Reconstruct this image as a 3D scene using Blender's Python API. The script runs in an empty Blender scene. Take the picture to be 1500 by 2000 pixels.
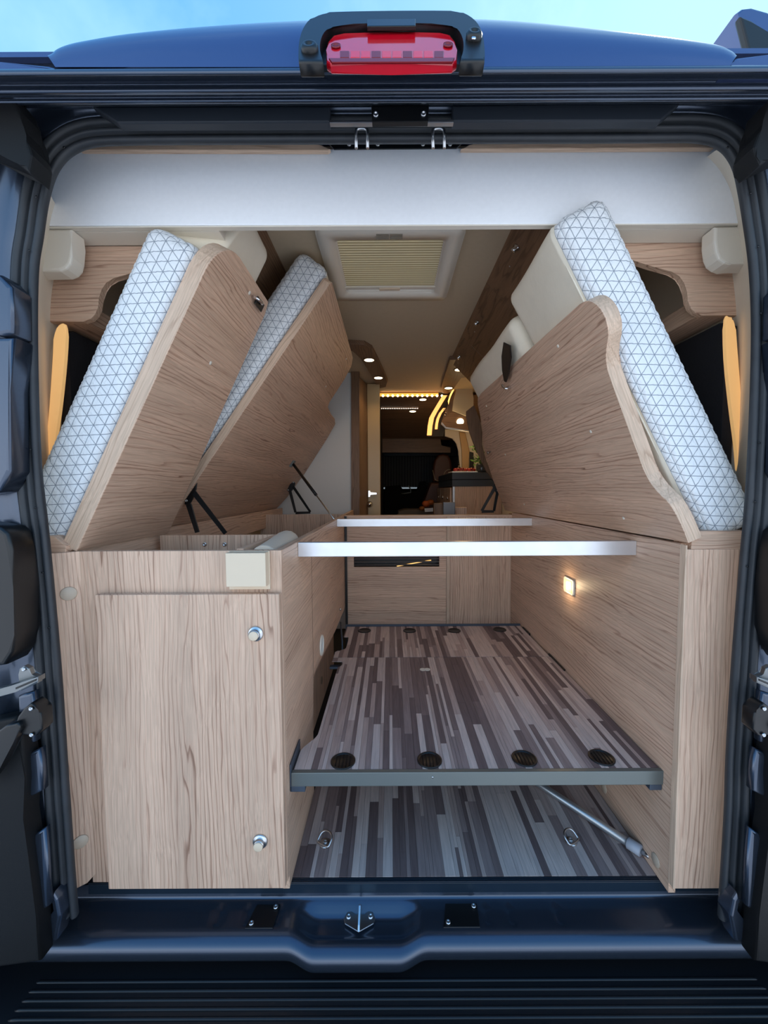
import bpy, bmesh, math, random
from mathutils import Vector, Matrix
random.seed(7)
S = bpy.context.scene
COL = S.collection

# ------------------------------------------------------------------ camera
FPX, CXP, CYP = 770.0, 762.0, 1000.0
CAM = Vector((0, -0.95, 1.03))
PITCH, ROLL = math.radians(3.2), 0.005
FW = Vector((0, math.cos(PITCH), -math.sin(PITCH)))
RT = Vector((1, 0, -ROLL)).normalized()
UP = RT.cross(FW).normalized(); RT = FW.cross(UP)
cd = bpy.data.cameras.new('camera'); co = bpy.data.objects.new('camera', cd); COL.objects.link(co)
cd.sensor_fit = 'VERTICAL'; cd.sensor_height = 24; cd.lens = FPX / 2000 * 24
cd.shift_x = -(CXP - 750) / 2000; cd.clip_start = 0.01; cd.clip_end = 500
M = Matrix((RT, UP, -FW)).transposed().to_4x4(); M.translation = CAM
co.matrix_world = M
S.camera = co

# ------------------------------------------------------------------ sky, sun, exposure
S.view_settings.view_transform = 'Standard'; S.view_settings.look = 'None'
S.view_settings.gamma = 1.0; S.view_settings.use_curve_mapping = False
S.view_settings.exposure = 0.12
W = bpy.data.worlds.new('sky'); S.world = W; W.use_nodes = True
wn = W.node_tree.nodes; wl = W.node_tree.links; wn.clear()
tcw = wn.new('ShaderNodeTexCoord'); sx = wn.new('ShaderNodeSeparateXYZ'); wl.new(tcw.outputs['Generated'], sx.inputs[0])
SUN_AZ, SUN_EL = math.radians(38), math.radians(48)
sdir = Vector((math.sin(SUN_AZ) * math.cos(SUN_EL), math.cos(SUN_AZ) * math.cos(SUN_EL), math.sin(SUN_EL)))
rpw = wn.new('ShaderNodeValToRGB'); ew = rpw.color_ramp.elements
ew[0].position = 0; ew[0].color = (.92, .95, 1.0, 1); ew[1].position = 1; ew[1].color = (.065, .20, .46, 1)
for p_, c_ in ((.14, (.70, .82, .95)), (.42, (.27, .47, .70)), (.72, (.082, .25, .49))):
    q_ = ew.new(p_); q_.color = c_ + (1,)
wl.new(sx.outputs['Z'], rpw.inputs[0])
# clear sky: paler around the sun, a trace of thin cloud
dt = wn.new('ShaderNodeVectorMath'); dt.operation = 'DOT_PRODUCT'; dt.inputs[1].default_value = sdir; wl.new(tcw.outputs['Generated'], dt.inputs[0])
mx0 = wn.new('ShaderNodeMath'); mx0.operation = 'MAXIMUM'; mx0.inputs[1].default_value = 0; wl.new(dt.outputs['Value'], mx0.inputs[0])
pw0 = wn.new('ShaderNodeMath'); pw0.operation = 'POWER'; pw0.inputs[1].default_value = 9; wl.new(mx0.outputs[0], pw0.inputs[0])
cn = wn.new('ShaderNodeTexNoise'); cn.inputs['Scale'].default_value = 3.2; cn.inputs['Detail'].default_value = 6; cn.inputs['Roughness'].default_value = .55; wl.new(tcw.outputs['Generated'], cn.inputs['Vector'])
cr = wn.new('ShaderNodeMapRange'); cr.inputs[1].default_value = .52; cr.inputs[2].default_value = .80; cr.inputs[3].default_value = 0; cr.inputs[4].default_value = .35; wl.new(cn.outputs[0], cr.inputs[0])
sm0 = wn.new('ShaderNodeMath'); sm0.operation = 'MULTIPLY_ADD'; sm0.inputs[1].default_value = .60; wl.new(pw0.outputs[0], sm0.inputs[0]); wl.new(cr.outputs[0], sm0.inputs[2]); sm0.use_clamp = True
mw0 = wn.new('ShaderNodeMix'); mw0.data_type = 'RGBA'; wl.new(sm0.outputs[0], mw0.inputs[0]); wl.new(rpw.outputs[0], mw0.inputs[6]); mw0.inputs[7].default_value = (.40, .60, .72, 1)
bg = wn.new('ShaderNodeBackground'); bg.inputs['Strength'].default_value = 2.1
wo = wn.new('ShaderNodeOutputWorld')
wl.new(mw0.outputs[2], bg.inputs[0]); wl.new(bg.outputs[0], wo.inputs[0])
sd = bpy.data.lights.new('sun', 'SUN'); sd.energy = 11.0; sd.angle = 0.009; sd.color = (1, .96, .91)
so = bpy.data.objects.new('sun', sd); COL.objects.link(so)
# the sun stands ahead of the van and a little to its right, so the rear is in shade
so.rotation_euler = sdir.to_track_quat('Z', 'Y').to_euler()
so.location = (3, 5, 6)

# ------------------------------------------------------------------ helpers
def lin(c):
    return tuple((v / 255 / 12.92 if v <= 10 else ((v / 255 + .055) / 1.055) ** 2.4) for v in c) + (1,)

def at(x, y, X=None, Y=None, Z=None):
    """measured point of the photograph on a known plane of the van -> metres"""
    d = FW + RT * ((x - CXP) / FPX) - UP * ((y - CYP) / FPX)
    if Y is not None: t = (Y - CAM.y) / d.y
    elif Z is not None: t = (Z - CAM.z) / d.z
    else: t = (X - CAM.x) / d.x
    return CAM + d * t

def on(fr, x, y):
    d = FW + RT * ((x - CXP) / FPX) - UP * ((y - CYP) / FPX)
    tt = (fr[0] - CAM).dot(fr[3]) / d.dot(fr[3]); return CAM + d * tt

def xz(pts, Y):
    return [(lambda p: (p.x, p.z))(at(x, y, Y=Y)) for x, y in pts]

def mat(name, rgb, rough=.5, metal=0., coat=0., spec=.5, noise=0., nscale=40., bump=0., bscale=200., sub=0., alpha=None, trans=0.):
    m = bpy.data.materials.new(name); m.use_nodes = True
    n = m.node_tree.nodes; l = m.node_tree.links; b = n['Principled BSDF']
    c = lin(rgb)
    b.inputs['Base Color'].default_value = c; b.inputs['Roughness'].default_value = rough
    b.inputs['Metallic'].default_value = metal; b.inputs['Coat Weight'].default_value = coat
    b.inputs['Coat Roughness'].default_value = .08; b.inputs['Specular IOR Level'].default_value = spec
    b.inputs['Transmission Weight'].default_value = trans
    if noise or bump:
        tc = n.new('ShaderNodeTexCoord')
    if noise:
        t = n.new('ShaderNodeTexNoise'); t.inputs['Scale'].default_value = nscale; t.inputs['Detail'].default_value = 5
        l.new(tc.outputs['Object'], t.inputs['Vector'])
        r = n.new('ShaderNodeMapRange'); r.inputs[1].default_value = .3; r.inputs[2].default_value = .7
        r.inputs[3].default_value = 1 - noise; r.inputs[4].default_value = 1 + noise
        l.new(t.outputs[0], r.inputs[0])
        mx = n.new('ShaderNodeVectorMath'); mx.operation = 'SCALE'; mx.inputs[0].default_value = c[:3]
        l.new(r.outputs[0], mx.inputs['Scale']); l.new(mx.outputs[0], b.inputs['Base Color'])
    if bump:
        t2 = n.new('ShaderNodeTexNoise'); t2.inputs['Scale'].default_value = bscale; t2.inputs['Detail'].default_value = 3
        l.new(tc.outputs['Object'], t2.inputs['Vector'])
        bp = n.new('ShaderNodeBump'); bp.inputs['Strength'].default_value = bump; bp.inputs['Distance'].default_value = .002
        l.new(t2.outputs[0], bp.inputs['Height']); l.new(bp.outputs[0], b.inputs['Normal'])
    return m

def emis(name, rgb, strength):
    m = bpy.data.materials.new(name); m.use_nodes = True
    b = m.node_tree.nodes['Principled BSDF']
    b.inputs['Base Color'].default_value = lin(rgb); b.inputs['Emission Color'].default_value = lin(rgb)
    b.inputs['Emission Strength'].default_value = strength
    return m

def wood(name, axis, light=(212, 179, 154), mid=(199, 162, 138), dark=(148, 112, 91), rough=.45, k=1.0):
    """fine straight grain along the given local axis, with wandering darker lines"""
    m = bpy.data.materials.new(name); m.use_nodes = True
    n = m.node_tree.nodes; l = m.node_tree.links; b = n['Principled BSDF']
    tc = n.new('ShaderNodeTexCoord')
    def mapped(along, across, rot=0):
        mp = n.new('ShaderNodeMapping')
        mp.inputs['Scale'].default_value = {'x': (along, across, across), 'y': (across, along, across), 'z': (across, across, along)}[axis]
        return mp
    # wander: low-frequency shift across the grain
    wv = n.new('ShaderNodeTexNoise'); wv.inputs['Scale'].default_value = 1; wv.inputs['Detail'].default_value = 3
    mp0 = mapped(2.2, 5); l.new(tc.outputs['Object'], mp0.inputs[0]); l.new(mp0.outputs[0], wv.inputs['Vector'])
    sb = n.new('ShaderNodeVectorMath'); sb.operation = 'SUBTRACT'; sb.inputs[1].default_value = (.5, .5, .5)
    l.new(wv.outputs['Color'], sb.inputs[0])
    sc = n.new('ShaderNodeVectorMath'); sc.operation = 'SCALE'; sc.inputs['Scale'].default_value = .045
    l.new(sb.outputs[0], sc.inputs[0])
    ad = n.new('ShaderNodeVectorMath'); ad.operation = 'ADD'
    l.new(tc.outputs['Object'], ad.inputs[0]); l.new(sc.outputs[0], ad.inputs[1])
    def streak(along, across, detail=2):
        mp = mapped(along, across); l.new(ad.outputs[0], mp.inputs[0])
        t = n.new('ShaderNodeTexNoise'); t.inputs['Scale'].default_value = 1; t.inputs['Detail'].default_value = detail
        t.inputs['Roughness'].default_value = .55
        l.new(mp.outputs[0], t.inputs['Vector']); return t
    s1 = streak(1.0, 7, 2); s2 = streak(6, 420 * k, 3); s3 = streak(.6, 16 * k, 1); s4 = streak(2.5, 34, 2); s5 = streak(1.6, 24, 1)
    dp = n.new('ShaderNodeVectorMath'); dp.operation = 'DOT_PRODUCT'; F_ = 78 * k
    dp.inputs[1].default_value = {'x': (0, F_, F_), 'y': (F_, 0, F_), 'z': (F_, F_, 0)}[axis]
    l.new(tc.outputs['Object'], dp.inputs[0])
    def madd(src, f, add):
        q = n.new('ShaderNodeMath'); q.operation = 'MULTIPLY_ADD'; q.inputs[1].default_value = f
        l.new(src, q.inputs[0]); l.new(add, q.inputs[2]); return q.outputs[0]
    t_ = madd(s1.outputs[0], 7.0, dp.outputs['Value']); t_ = madd(s4.outputs[0], 2.6, t_)
    fr_ = n.new('ShaderNodeMath'); fr_.operation = 'FRACT'; l.new(t_, fr_.inputs[0])
    r0 = n.new('ShaderNodeValToRGB'); e = r0.color_ramp.elements
    e[0].position = 0; e[0].color = (.25, .25, .25, 1); e[1].position = 1; e[1].color = (.55, .55, .55, 1)
    for p_, v_ in ((.35, .05), (.72, .12), (.90, .95), (.95, 1.0)):
        q_ = e.new(p_); q_.color = (v_, v_, v_, 1)
    l.new(fr_.outputs[0], r0.inputs[0])
    ms = n.new('ShaderNodeMapRange'); ms.inputs[1].default_value = .32; ms.inputs[2].default_value = .68; ms.inputs[3].default_value = .18; ms.inputs[4].default_value = 1.0
    l.new(s5.outputs[0], ms.inputs[0])
    mm = n.new('ShaderNodeMath'); mm.operation = 'MULTIPLY'; l.new(r0.outputs[0], mm.inputs[0]); l.new(ms.outputs[0], mm.inputs[1])
    r1 = n.new('ShaderNodeValToRGB'); e = r1.color_ramp.elements
    e[0].position = 0; e[0].color = lin(light); e[1].position = 1; e[1].color = lin(dark)
    x = e.new(.35); x.color = lin(mid)
    l.new(mm.outputs[0], r1.inputs[0])
    m1 = n.new('ShaderNodeMapRange'); m1.inputs[1].default_value = .35; m1.inputs[2].default_value = .65
    m1.inputs[3].default_value = .86; m1.inputs[4].default_value = 1.1; l.new(s2.outputs[0], m1.inputs[0])
    m2 = n.new('ShaderNodeMapRange'); m2.inputs[1].default_value = .3; m2.inputs[2].default_value = .7
    m2.inputs[3].default_value = .90; m2.inputs[4].default_value = 1.08; l.new(s3.outputs[0], m2.inputs[0])
    mu = n.new('ShaderNodeMath'); mu.operation = 'MULTIPLY'; l.new(m1.outputs[0], mu.inputs[0]); l.new(m2.outputs[0], mu.inputs[1])
    vs = n.new('ShaderNodeVectorMath'); vs.operation = 'SCALE'; l.new(r1.outputs[0], vs.inputs[0]); l.new(mu.outputs[0], vs.inputs['Scale'])
    l.new(vs.outputs[0], b.inputs['Base Color'])
    bp = n.new('ShaderNodeBump'); bp.inputs['Strength'].default_value = .12; bp.inputs['Distance'].default_value = .001
    l.new(s2.outputs[0], bp.inputs['Height']); l.new(bp.outputs[0], b.inputs['Normal'])
    b.inputs['Roughness'].default_value = rough; b.inputs['Specular IOR Level'].default_value = .35
    return m

def strip_mat():
    """printed strip flooring: each strip takes its own tone, with a soft figure along the strip"""
    m = bpy.data.materials.new('strip_flooring'); m.use_nodes = True
    n = m.node_tree.nodes; l = m.node_tree.links; b = n['Principled BSDF']
    oi = n.new('ShaderNodeObjectInfo'); rp = n.new('ShaderNodeValToRGB'); rp.color_ramp.interpolation = 'CONSTANT'
    e = rp.color_ramp.elements; e[0].position = 0; e[0].color = lin((208, 187, 178)); e[1].position = .30; e[1].color = lin((184, 161, 153))
    for p, c in ((.48, (150, 130, 126)), (.64, (116, 98, 96)), (.80, (200, 181, 174)), (.91, (128, 109, 106))):
        x = e.new(p); x.color = lin(c)
    l.new(oi.outputs['Random'], rp.inputs[0])
    g = n.new('ShaderNodeNewGeometry'); mp = n.new('ShaderNodeMapping'); mp.inputs['Scale'].default_value = (160, 9, 30)
    l.new(g.outputs['Position'], mp.inputs[0])
    t = n.new('ShaderNodeTexNoise'); t.inputs['Scale'].default_value = 1; t.inputs['Detail'].default_value = 5; t.inputs['Distortion'].default_value = .6
    l.new(mp.outputs[0], t.inputs['Vector'])
    r = n.new('ShaderNodeMapRange'); r.inputs[1].default_value = .3; r.inputs[2].default_value = .7; r.inputs[3].default_value = .82; r.inputs[4].default_value = 1.12
    l.new(t.outputs[0], r.inputs[0])
    vs = n.new('ShaderNodeVectorMath'); vs.operation = 'SCALE'; l.new(rp.outputs[0], vs.inputs[0]); l.new(r.outputs[0], vs.inputs['Scale'])
    l.new(vs.outputs[0], b.inputs['Base Color']); b.inputs['Roughness'].default_value = .5; b.inputs['Specular IOR Level'].default_value = .15
    return m

def quilt_mat():
    m = bpy.data.materials.new('quilted_fabric'); m.use_nodes = True
    n = m.node_tree.nodes; l = m.node_tree.links; b = n['Principled BSDF']
    uv = n.new('ShaderNodeUVMap'); uv.uv_map = 'UVMap'
    masks = []
    for ph in (0, 60, 120):
        d = n.new('ShaderNodeVectorMath'); d.operation = 'DOT_PRODUCT'
        d.inputs[1].default_value = (math.sin(math.radians(ph)) / QS, -math.cos(math.radians(ph)) / QS, 0)
        l.new(uv.outputs[0], d.inputs[0])
        f = n.new('ShaderNodeMath'); f.operation = 'FRACT'; l.new(d.outputs['Value'], f.inputs[0])
        s = n.new('ShaderNodeMath'); s.operation = 'SUBTRACT'; s.inputs[1].default_value = .5; l.new(f.outputs[0], s.inputs[0])
        a = n.new('ShaderNodeMath'); a.operation = 'ABSOLUTE'; l.new(s.outputs[0], a.inputs[0]); masks.append(a)
    mx = n.new('ShaderNodeMath'); mx.operation = 'MAXIMUM'; l.new(masks[0].outputs[0], mx.inputs[0]); l.new(masks[1].outputs[0], mx.inputs[1])
    mx2 = n.new('ShaderNodeMath'); mx2.operation = 'MAXIMUM'; l.new(mx.outputs[0], mx2.inputs[0]); l.new(masks[2].outputs[0], mx2.inputs[1])
    r = n.new('ShaderNodeMapRange'); r.inputs[1].default_value = .445; r.inputs[2].default_value = .485; l.new(mx2.outputs[0], r.inputs[0])
    mix = n.new('ShaderNodeMix'); mix.data_type = 'RGBA'
    mix.inputs[6].default_value = lin((232, 234, 236)); mix.inputs[7].default_value = lin((128, 136, 146))
    l.new(r.outputs[0], mix.inputs[0]); l.new(mix.outputs[2], b.inputs['Base Color'])
    t = n.new('ShaderNodeTexNoise'); t.inputs['Scale'].default_value = 160; t.inputs['Detail'].default_value = 4; l.new(uv.outputs[0], t.inputs['Vector'])
    bp = n.new('ShaderNodeBump'); bp.inputs['Strength'].default_value = .7; bp.inputs['Distance'].default_value = .003
    l.new(t.outputs[0], bp.inputs['Height']); l.new(bp.outputs[0], b.inputs['Normal'])
    b.inputs['Roughness'].default_value = .85; b.inputs['Sheen Weight'].default_value = .25
    return m

QS = .0235
PAINT = mat('dark_blue_metallic_paint', (74, 90, 130), .30, .72, .5)
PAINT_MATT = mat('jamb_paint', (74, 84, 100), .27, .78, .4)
RUBBER = mat('rubber_seal', (42, 46, 51), .5, 0, 0, .5, .12, 30)
BLACK = mat('black_plastic', (17, 18, 20), .35, 0, 0, .5)
BLACKMATT = mat('black_textured_plastic', (15, 16, 18), .6, 0, 0, .25, 0, 40, .25, 900)
BUMPER = mat('bumper_plastic', (20, 21, 25), .42, 0, 0, .5)
DULL = mat('dull_zinc', (132, 136, 138), .38, 1)
STEEL = mat('zinc_steel', (206, 208, 210), .28, 1)
CHROME = mat('chrome', (225, 225, 228), .12, 1)
ALU = mat('brushed_aluminium', (226, 229, 234), .33, .85, 0, .5, .05, 14)
WHITE = mat('white_laminate', (246, 248, 251), .42, 0, 0, .4, .015, 90)
CREAM = mat('cream_lining', (226, 214, 196), .7, 0, 0, .3, .02, 12, .1, 600)
CREAMPL = mat('cream_plastic', (226, 218, 204), .45)
BEIGE = mat('beige_plastic', (220, 200, 174), .42)
GREIGE = mat('greige_cap', (190, 172, 152), .5)
COVER = mat('cream_mattress_cover', (238, 229, 210), .85, 0, 0, .2, .02, 25, .25, 60)
CEIL = mat('ceiling_fabric', (196, 178, 152), .85, 0, 0, .2, .02, 60)
WHITEWALL = mat('pale_wall', (222, 222, 220), .6, 0, 0, .3)
CHAR = mat('charcoal_blind', (36, 36, 40), .9, 0, 0, .2, .15, 300)
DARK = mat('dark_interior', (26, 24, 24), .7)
RAILM = mat('grey_coated_rail', (112, 118, 116), .38, .5)
RAILB = mat('blue_grey_rail', (74, 84, 98), .4, .4)
QUILT = quilt_mat()
STRIP = strip_mat()
WX, WY, WZ = wood('ash_grain_across', 'x'), wood('ash_grain_along', 'y'), wood('ash_grain_upright', 'z')
EDGE = wood('ash_edge_band', 'x', (212, 183, 158), (204, 174, 149), (180, 149, 125), .45, .8)
EDGEZ = wood('ash_edge_band_upright', 'z', (212, 183, 158), (204, 174, 149), (180, 149, 125), .45, .8)
EDGEY = wood('ash_edge_band_along', 'y', (212, 183, 158), (204, 174, 149), (180, 149, 125), .45, .8)
DWX, DWY, DWZ = [wood('shaded_wood_grain_' + a, a, (134, 104, 80), (116, 88, 66), (84, 62, 46)) for a in 'xyz']  # darker copy of the same wood, with the overhead shade in its colour

def prop(o, label=None, cat=None, group=None, kind=None):
    if label: o['label'] = label
    if cat: o['category'] = cat
    if group: o['group'] = group
    if kind: o['kind'] = kind
    return o

def thing(name, label, cat, loc=(0, 0, 0), group=None, kind=None):
    o = bpy.data.objects.new(name, None); COL.objects.link(o); o.location = loc; o.empty_display_size = .05
    return prop(o, label, cat, group, kind)

def obj(name, me, mats, parent=None, mw=None, smooth=False):
    o = bpy.data.objects.new(name, me); COL.objects.link(o)
    for m in (mats if isinstance(mats, (list, tuple)) else [mats]): me.materials.append(m)
    if smooth:
        for p in me.polygons: p.use_smooth = True
    if mw is not None: o.matrix_world = mw
    if parent is not None:
        o.parent = parent
        pm = Matrix.Identity(4)
        q = parent
        chain = []
        while q is not None: chain.append(q); q = q.parent
        for q in reversed(chain):
            pm = pm @ q.matrix_parent_inverse @ q.matrix_basis if q.parent else q.matrix_basis.copy()
        o.matrix_parent_inverse = pm.inverted()
    return o

def raw(name, V, Fs, m, parent=None, smooth=False, mw=None):
    me = bpy.data.meshes.new(name); me.from_pydata([tuple(v) for v in V], [], Fs); me.update()
    return obj(name, me, m, parent, mw, smooth)

def bmobj(name, bm, m, parent=None, smooth=False, mw=None):
    bmesh.ops.recalc_face_normals(bm, faces=bm.faces)
    me = bpy.data.meshes.new(name); bm.to_mesh(me); bm.free()
    return obj(name, me, m, parent, mw, smooth)

def add_box(bm, x0, x1, y0, y1, z0, z1, bev=0, seg=2):
    r = bmesh.ops.create_cube(bm, size=1)
    vs = r['verts']
    for v in vs:
        v.co = Vector(((x0 + x1) / 2 + v.co.x * (x1 - x0), (y0 + y1) / 2 + v.co.y * (y1 - y0), (z0 + z1) / 2 + v.co.z * (z1 - z0)))
    if bev:
        es = list({e for v in vs for e in v.link_edges})
        bmesh.ops.bevel(bm, geom=es, offset=bev, segments=seg, affect='EDGES', profile=.5)

def box(name, x0, x1, y0, y1, z0, z1, m, parent=None, bev=.0015, seg=2):
    bm = bmesh.new(); add_box(bm, min(x0, x1), max(x0, x1), min(y0, y1), max(y0, y1), min(z0, z1), max(z0, z1), bev, seg)
    return bmobj(name, bm, m, parent)

def boxes(name, L, m, parent=None, bev=0):
    bm = bmesh.new()
    for b in L: add_box(bm, *b, bev)
    return bmobj(name, bm, m, parent)

def prism(name, poly, frame, t, m, parent=None, bev=.0012, seg=2, smooth=False, local=False, sidemat=None):
    """polygon (a,b) in frame=(origin,e1,e2,n), thickened by t along n; local keeps mesh axes = frame axes"""
    o, e1, e2, nn = [Vector(v) for v in frame]
    bm = bmesh.new()
    if local: pt = lambda a, b, c: Vector((a, b, c))
    else: pt = lambda a, b, c: o + e1 * a + e2 * b + nn * c
    lo = [bm.verts.new(pt(a, b, 0)) for a, b in poly]; hi = [bm.verts.new(pt(a, b, t)) for a, b in poly]
    n = len(poly)
    f0 = bm.faces.new(lo[::-1]); f1 = bm.faces.new(hi)
    for i in range(n):
        f = bm.faces.new((lo[i], lo[(i + 1) % n], hi[(i + 1) % n], hi[i]))
        if sidemat: f.material_index = 1
        if smooth: f.smooth = True
    if bev:
        es = [e for e in bm.edges if (f0 in e.link_faces or f1 in e.link_faces)]
        bmesh.ops.bevel(bm, geom=es, offset=bev, segments=seg, affect='EDGES', profile=.5)
    mw = None
    if local:
        mw = Matrix((e1, e2, nn)).transposed().to_4x4(); mw.translation = o
    return bmobj(name, bm, [m, sidemat] if sidemat else m, parent, False, mw)

XZ = lambda Y: ((0, Y, 0), (1, 0, 0), (0, 0, 1), (0, 1, 0))     # frontal polygon, thickness grows into the van
def front(name, pxs, Y, t, m, parent=None, **k):
    return prism(name, xz(pxs, Y), XZ(Y), t, m, parent, **k)

def rrect(x0, x1, z0, z1, r, seg=5):
    P = []
    for cx, cz, a0 in ((x1 - r, z1 - r, 0), (x0 + r, z1 - r, 90), (x0 + r, z0 + r, 180), (x1 - r, z0 + r, 270)):
        for i in range(seg + 1):
            a = math.radians(a0 + 90 * i / seg); P.append((cx + r * math.cos(a), cz + r * math.sin(a)))
    return P

def spline(pts, n=8, closed=False):
    out = []; N = len(pts)
    rng = range(N if closed else N - 1)
    for i in rng:
        p0, p1, p2, p3 = [Vector(pts[(i + k) % N] if closed else pts[min(max(i + k, 0), N - 1)]) for k in (-1, 0, 1, 2)]
        for j in range(n):
            t = j / n
            out.append(.5 * ((2 * p1) + (-p0 + p2) * t + (2 * p0 - 5 * p1 + 4 * p2 - p3) * t * t + (-p0 + 3 * p1 - 3 * p2 + p3) * t ** 3))
    if not closed: out.append(Vector(pts[-1]))
    return out

def tube(name, pts, r, m, parent=None, seg=10, closed=False, cap=True):
    pts = [Vector(p) for p in pts]; n = len(pts); V = []; Fs = []
    rr = r if isinstance(r, (list, tuple)) else [r] * n
    up = None
    for i, p in enumerate(pts):
        if closed: t = pts[(i + 1) % n] - pts[i - 1]
        else: t = pts[min(i + 1, n - 1)] - pts[max(i - 1, 0)]
        t.normalize()
        if up is None: up = t.orthogonal().normalized()
        up = (up - t * up.dot(t)); up = up.normalized() if up.length > 1e-6 else t.orthogonal().normalized()
        s = t.cross(up)
        for k in range(seg):
            a = 2 * math.pi * k / seg; V.append(p + (up * math.cos(a) + s * math.sin(a)) * rr[i])
    for i in range(n if closed else n - 1):
        for k in range(seg):
            a, b = i * seg + k, i * seg + (k + 1) % seg; j = (i + 1) % n
            Fs.append((a, b, j * seg + (k + 1) % seg, j * seg + k))
    if cap and not closed:
        Fs.append(tuple(range(seg))[::-1]); Fs.append(tuple((n - 1) * seg + k for k in range(seg)))
    o = raw(name, V, Fs, m, parent)
    for p in o.data.polygons:
        if len(p.vertices) == 4: p.use_smooth = True
    return o

def lathe(name, prof, origin, axis, m, parent=None, seg=24, smooth=True, sx=1.0):
    """prof: (radius, height along axis)"""
    ax = Vector(axis).normalized(); e1 = ax.orthogonal().normalized(); e2 = ax.cross(e1); o = Vector(origin)
    V = []; Fs = []
    for r, h in prof:
        for k in range(seg):
            a = 2 * math.pi * k / seg; V.append(o + ax * h + (e1 * math.cos(a) * sx + e2 * math.sin(a)) * max(r, 1e-5))
    for i in range(len(prof) - 1):
        for k in range(seg):
            Fs.append((i * seg + k, i * seg + (k + 1) % seg, (i + 1) * seg + (k + 1) % seg, (i + 1) * seg + k))
    Fs.append(tuple(range(seg))[::-1]); Fs.append(tuple((len(prof) - 1) * seg + k for k in range(seg)))
    bm = bmesh.new(); bv = [bm.verts.new(v) for v in V]
    for f in Fs:
        try: ff = bm.faces.new([bv[i] for i in f]); ff.smooth = smooth and len(f) == 4
        except ValueError: pass
    return bmobj(name, bm, m, parent)

def bolt(o, ax, r, parent, name='bolt', m=None):
    return lathe(name, [(r, 0), (r, r * .35), (r * .8, r * .6), (r * .45, r * .62), (r * .4, r * .4), (0, r * .4)], o, ax, m or STEEL, parent, 14)

def cap(o, ax, r, parent, m=None, name='screw_cap'):
    return lathe(name, [(r, 0), (r, .0015), (r * .92, .0028), (0, .0032)], o, ax, m or GREIGE, parent, 24)

def sweep(name, path, prof, m, parent=None, smooth=True, close=False):
    """path: list of (x,z); prof: list of (outward offset, Y)"""
    V = []; Fs = []; n = len(path); k = len(prof)
    for i, p in enumerate(path):
        d = Vector(path[min(i + 1, n - 1)]) - Vector(path[max(i - 1, 0)]); d = Vector((d.x, d.y)).normalized()
        nx, nz = -d.y, d.x
        for o, y in prof: V.append((p[0] + nx * o, y, p[1] + nz * o))
    for i in range(n - 1):
        for j in range(k - 1 + (1 if close else 0)):
            a, b = i * k + j, i * k + (j + 1) % k
            Fs.append((a, a + k, b + k, b))
    o = raw(name, V, Fs, m, parent, smooth)
    return o

# ================================================================== GROUND
gd = raw('ground', [(-40, -40, -.62), (40, -40, -.62), (40, 40, -.62), (-40, 40, -.62)], [(0, 1, 2, 3)], mat('asphalt', (158, 160, 164), .9, 0, 0, .3, .2, 3))
prop(gd, kind='structure')

# ================================================================== ROOM SHELL (structure)
GL, GR, GT = -.265, .705, .885          # garage walls, top height
HX0, HX1, HY0, HY1 = -.19, .20, .38, .75  # roof hatch opening
ZC = 1.87
ce = boxes('ceiling', [(-.95, HX0, .10, 2.50, ZC, ZC + .03), (HX1, .95, .10, 2.50, ZC, ZC + .03), (HX0, HX1, .10, HY0, ZC, ZC + .03), (HX0, HX1, HY1, 2.50, ZC, ZC + .03),
                       (-.95, .95, 2.5, 5.2, ZC, ZC + .03)], CEIL)
prop(ce, kind='structure')
wlft = box('wall_left', -.96, -.905, .10, 5.2, -.05, 1.92, CREAM, None, 0); prop(wlft, kind='structure')
wrgt = box('wall_right', .925, .98, .10, 5.2, -.05, 1.92, CREAM, None, 0); prop(wrgt, kind='structure')
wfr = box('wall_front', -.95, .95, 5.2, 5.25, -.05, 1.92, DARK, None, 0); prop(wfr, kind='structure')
# partition wall of the washroom at the foot of the left bed
wpt = box('wall_washroom', -.905, -.255, 1.93, 1.96, 0, ZC, WHITEWALL, None, .001); prop(wpt, kind='structure')

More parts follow.
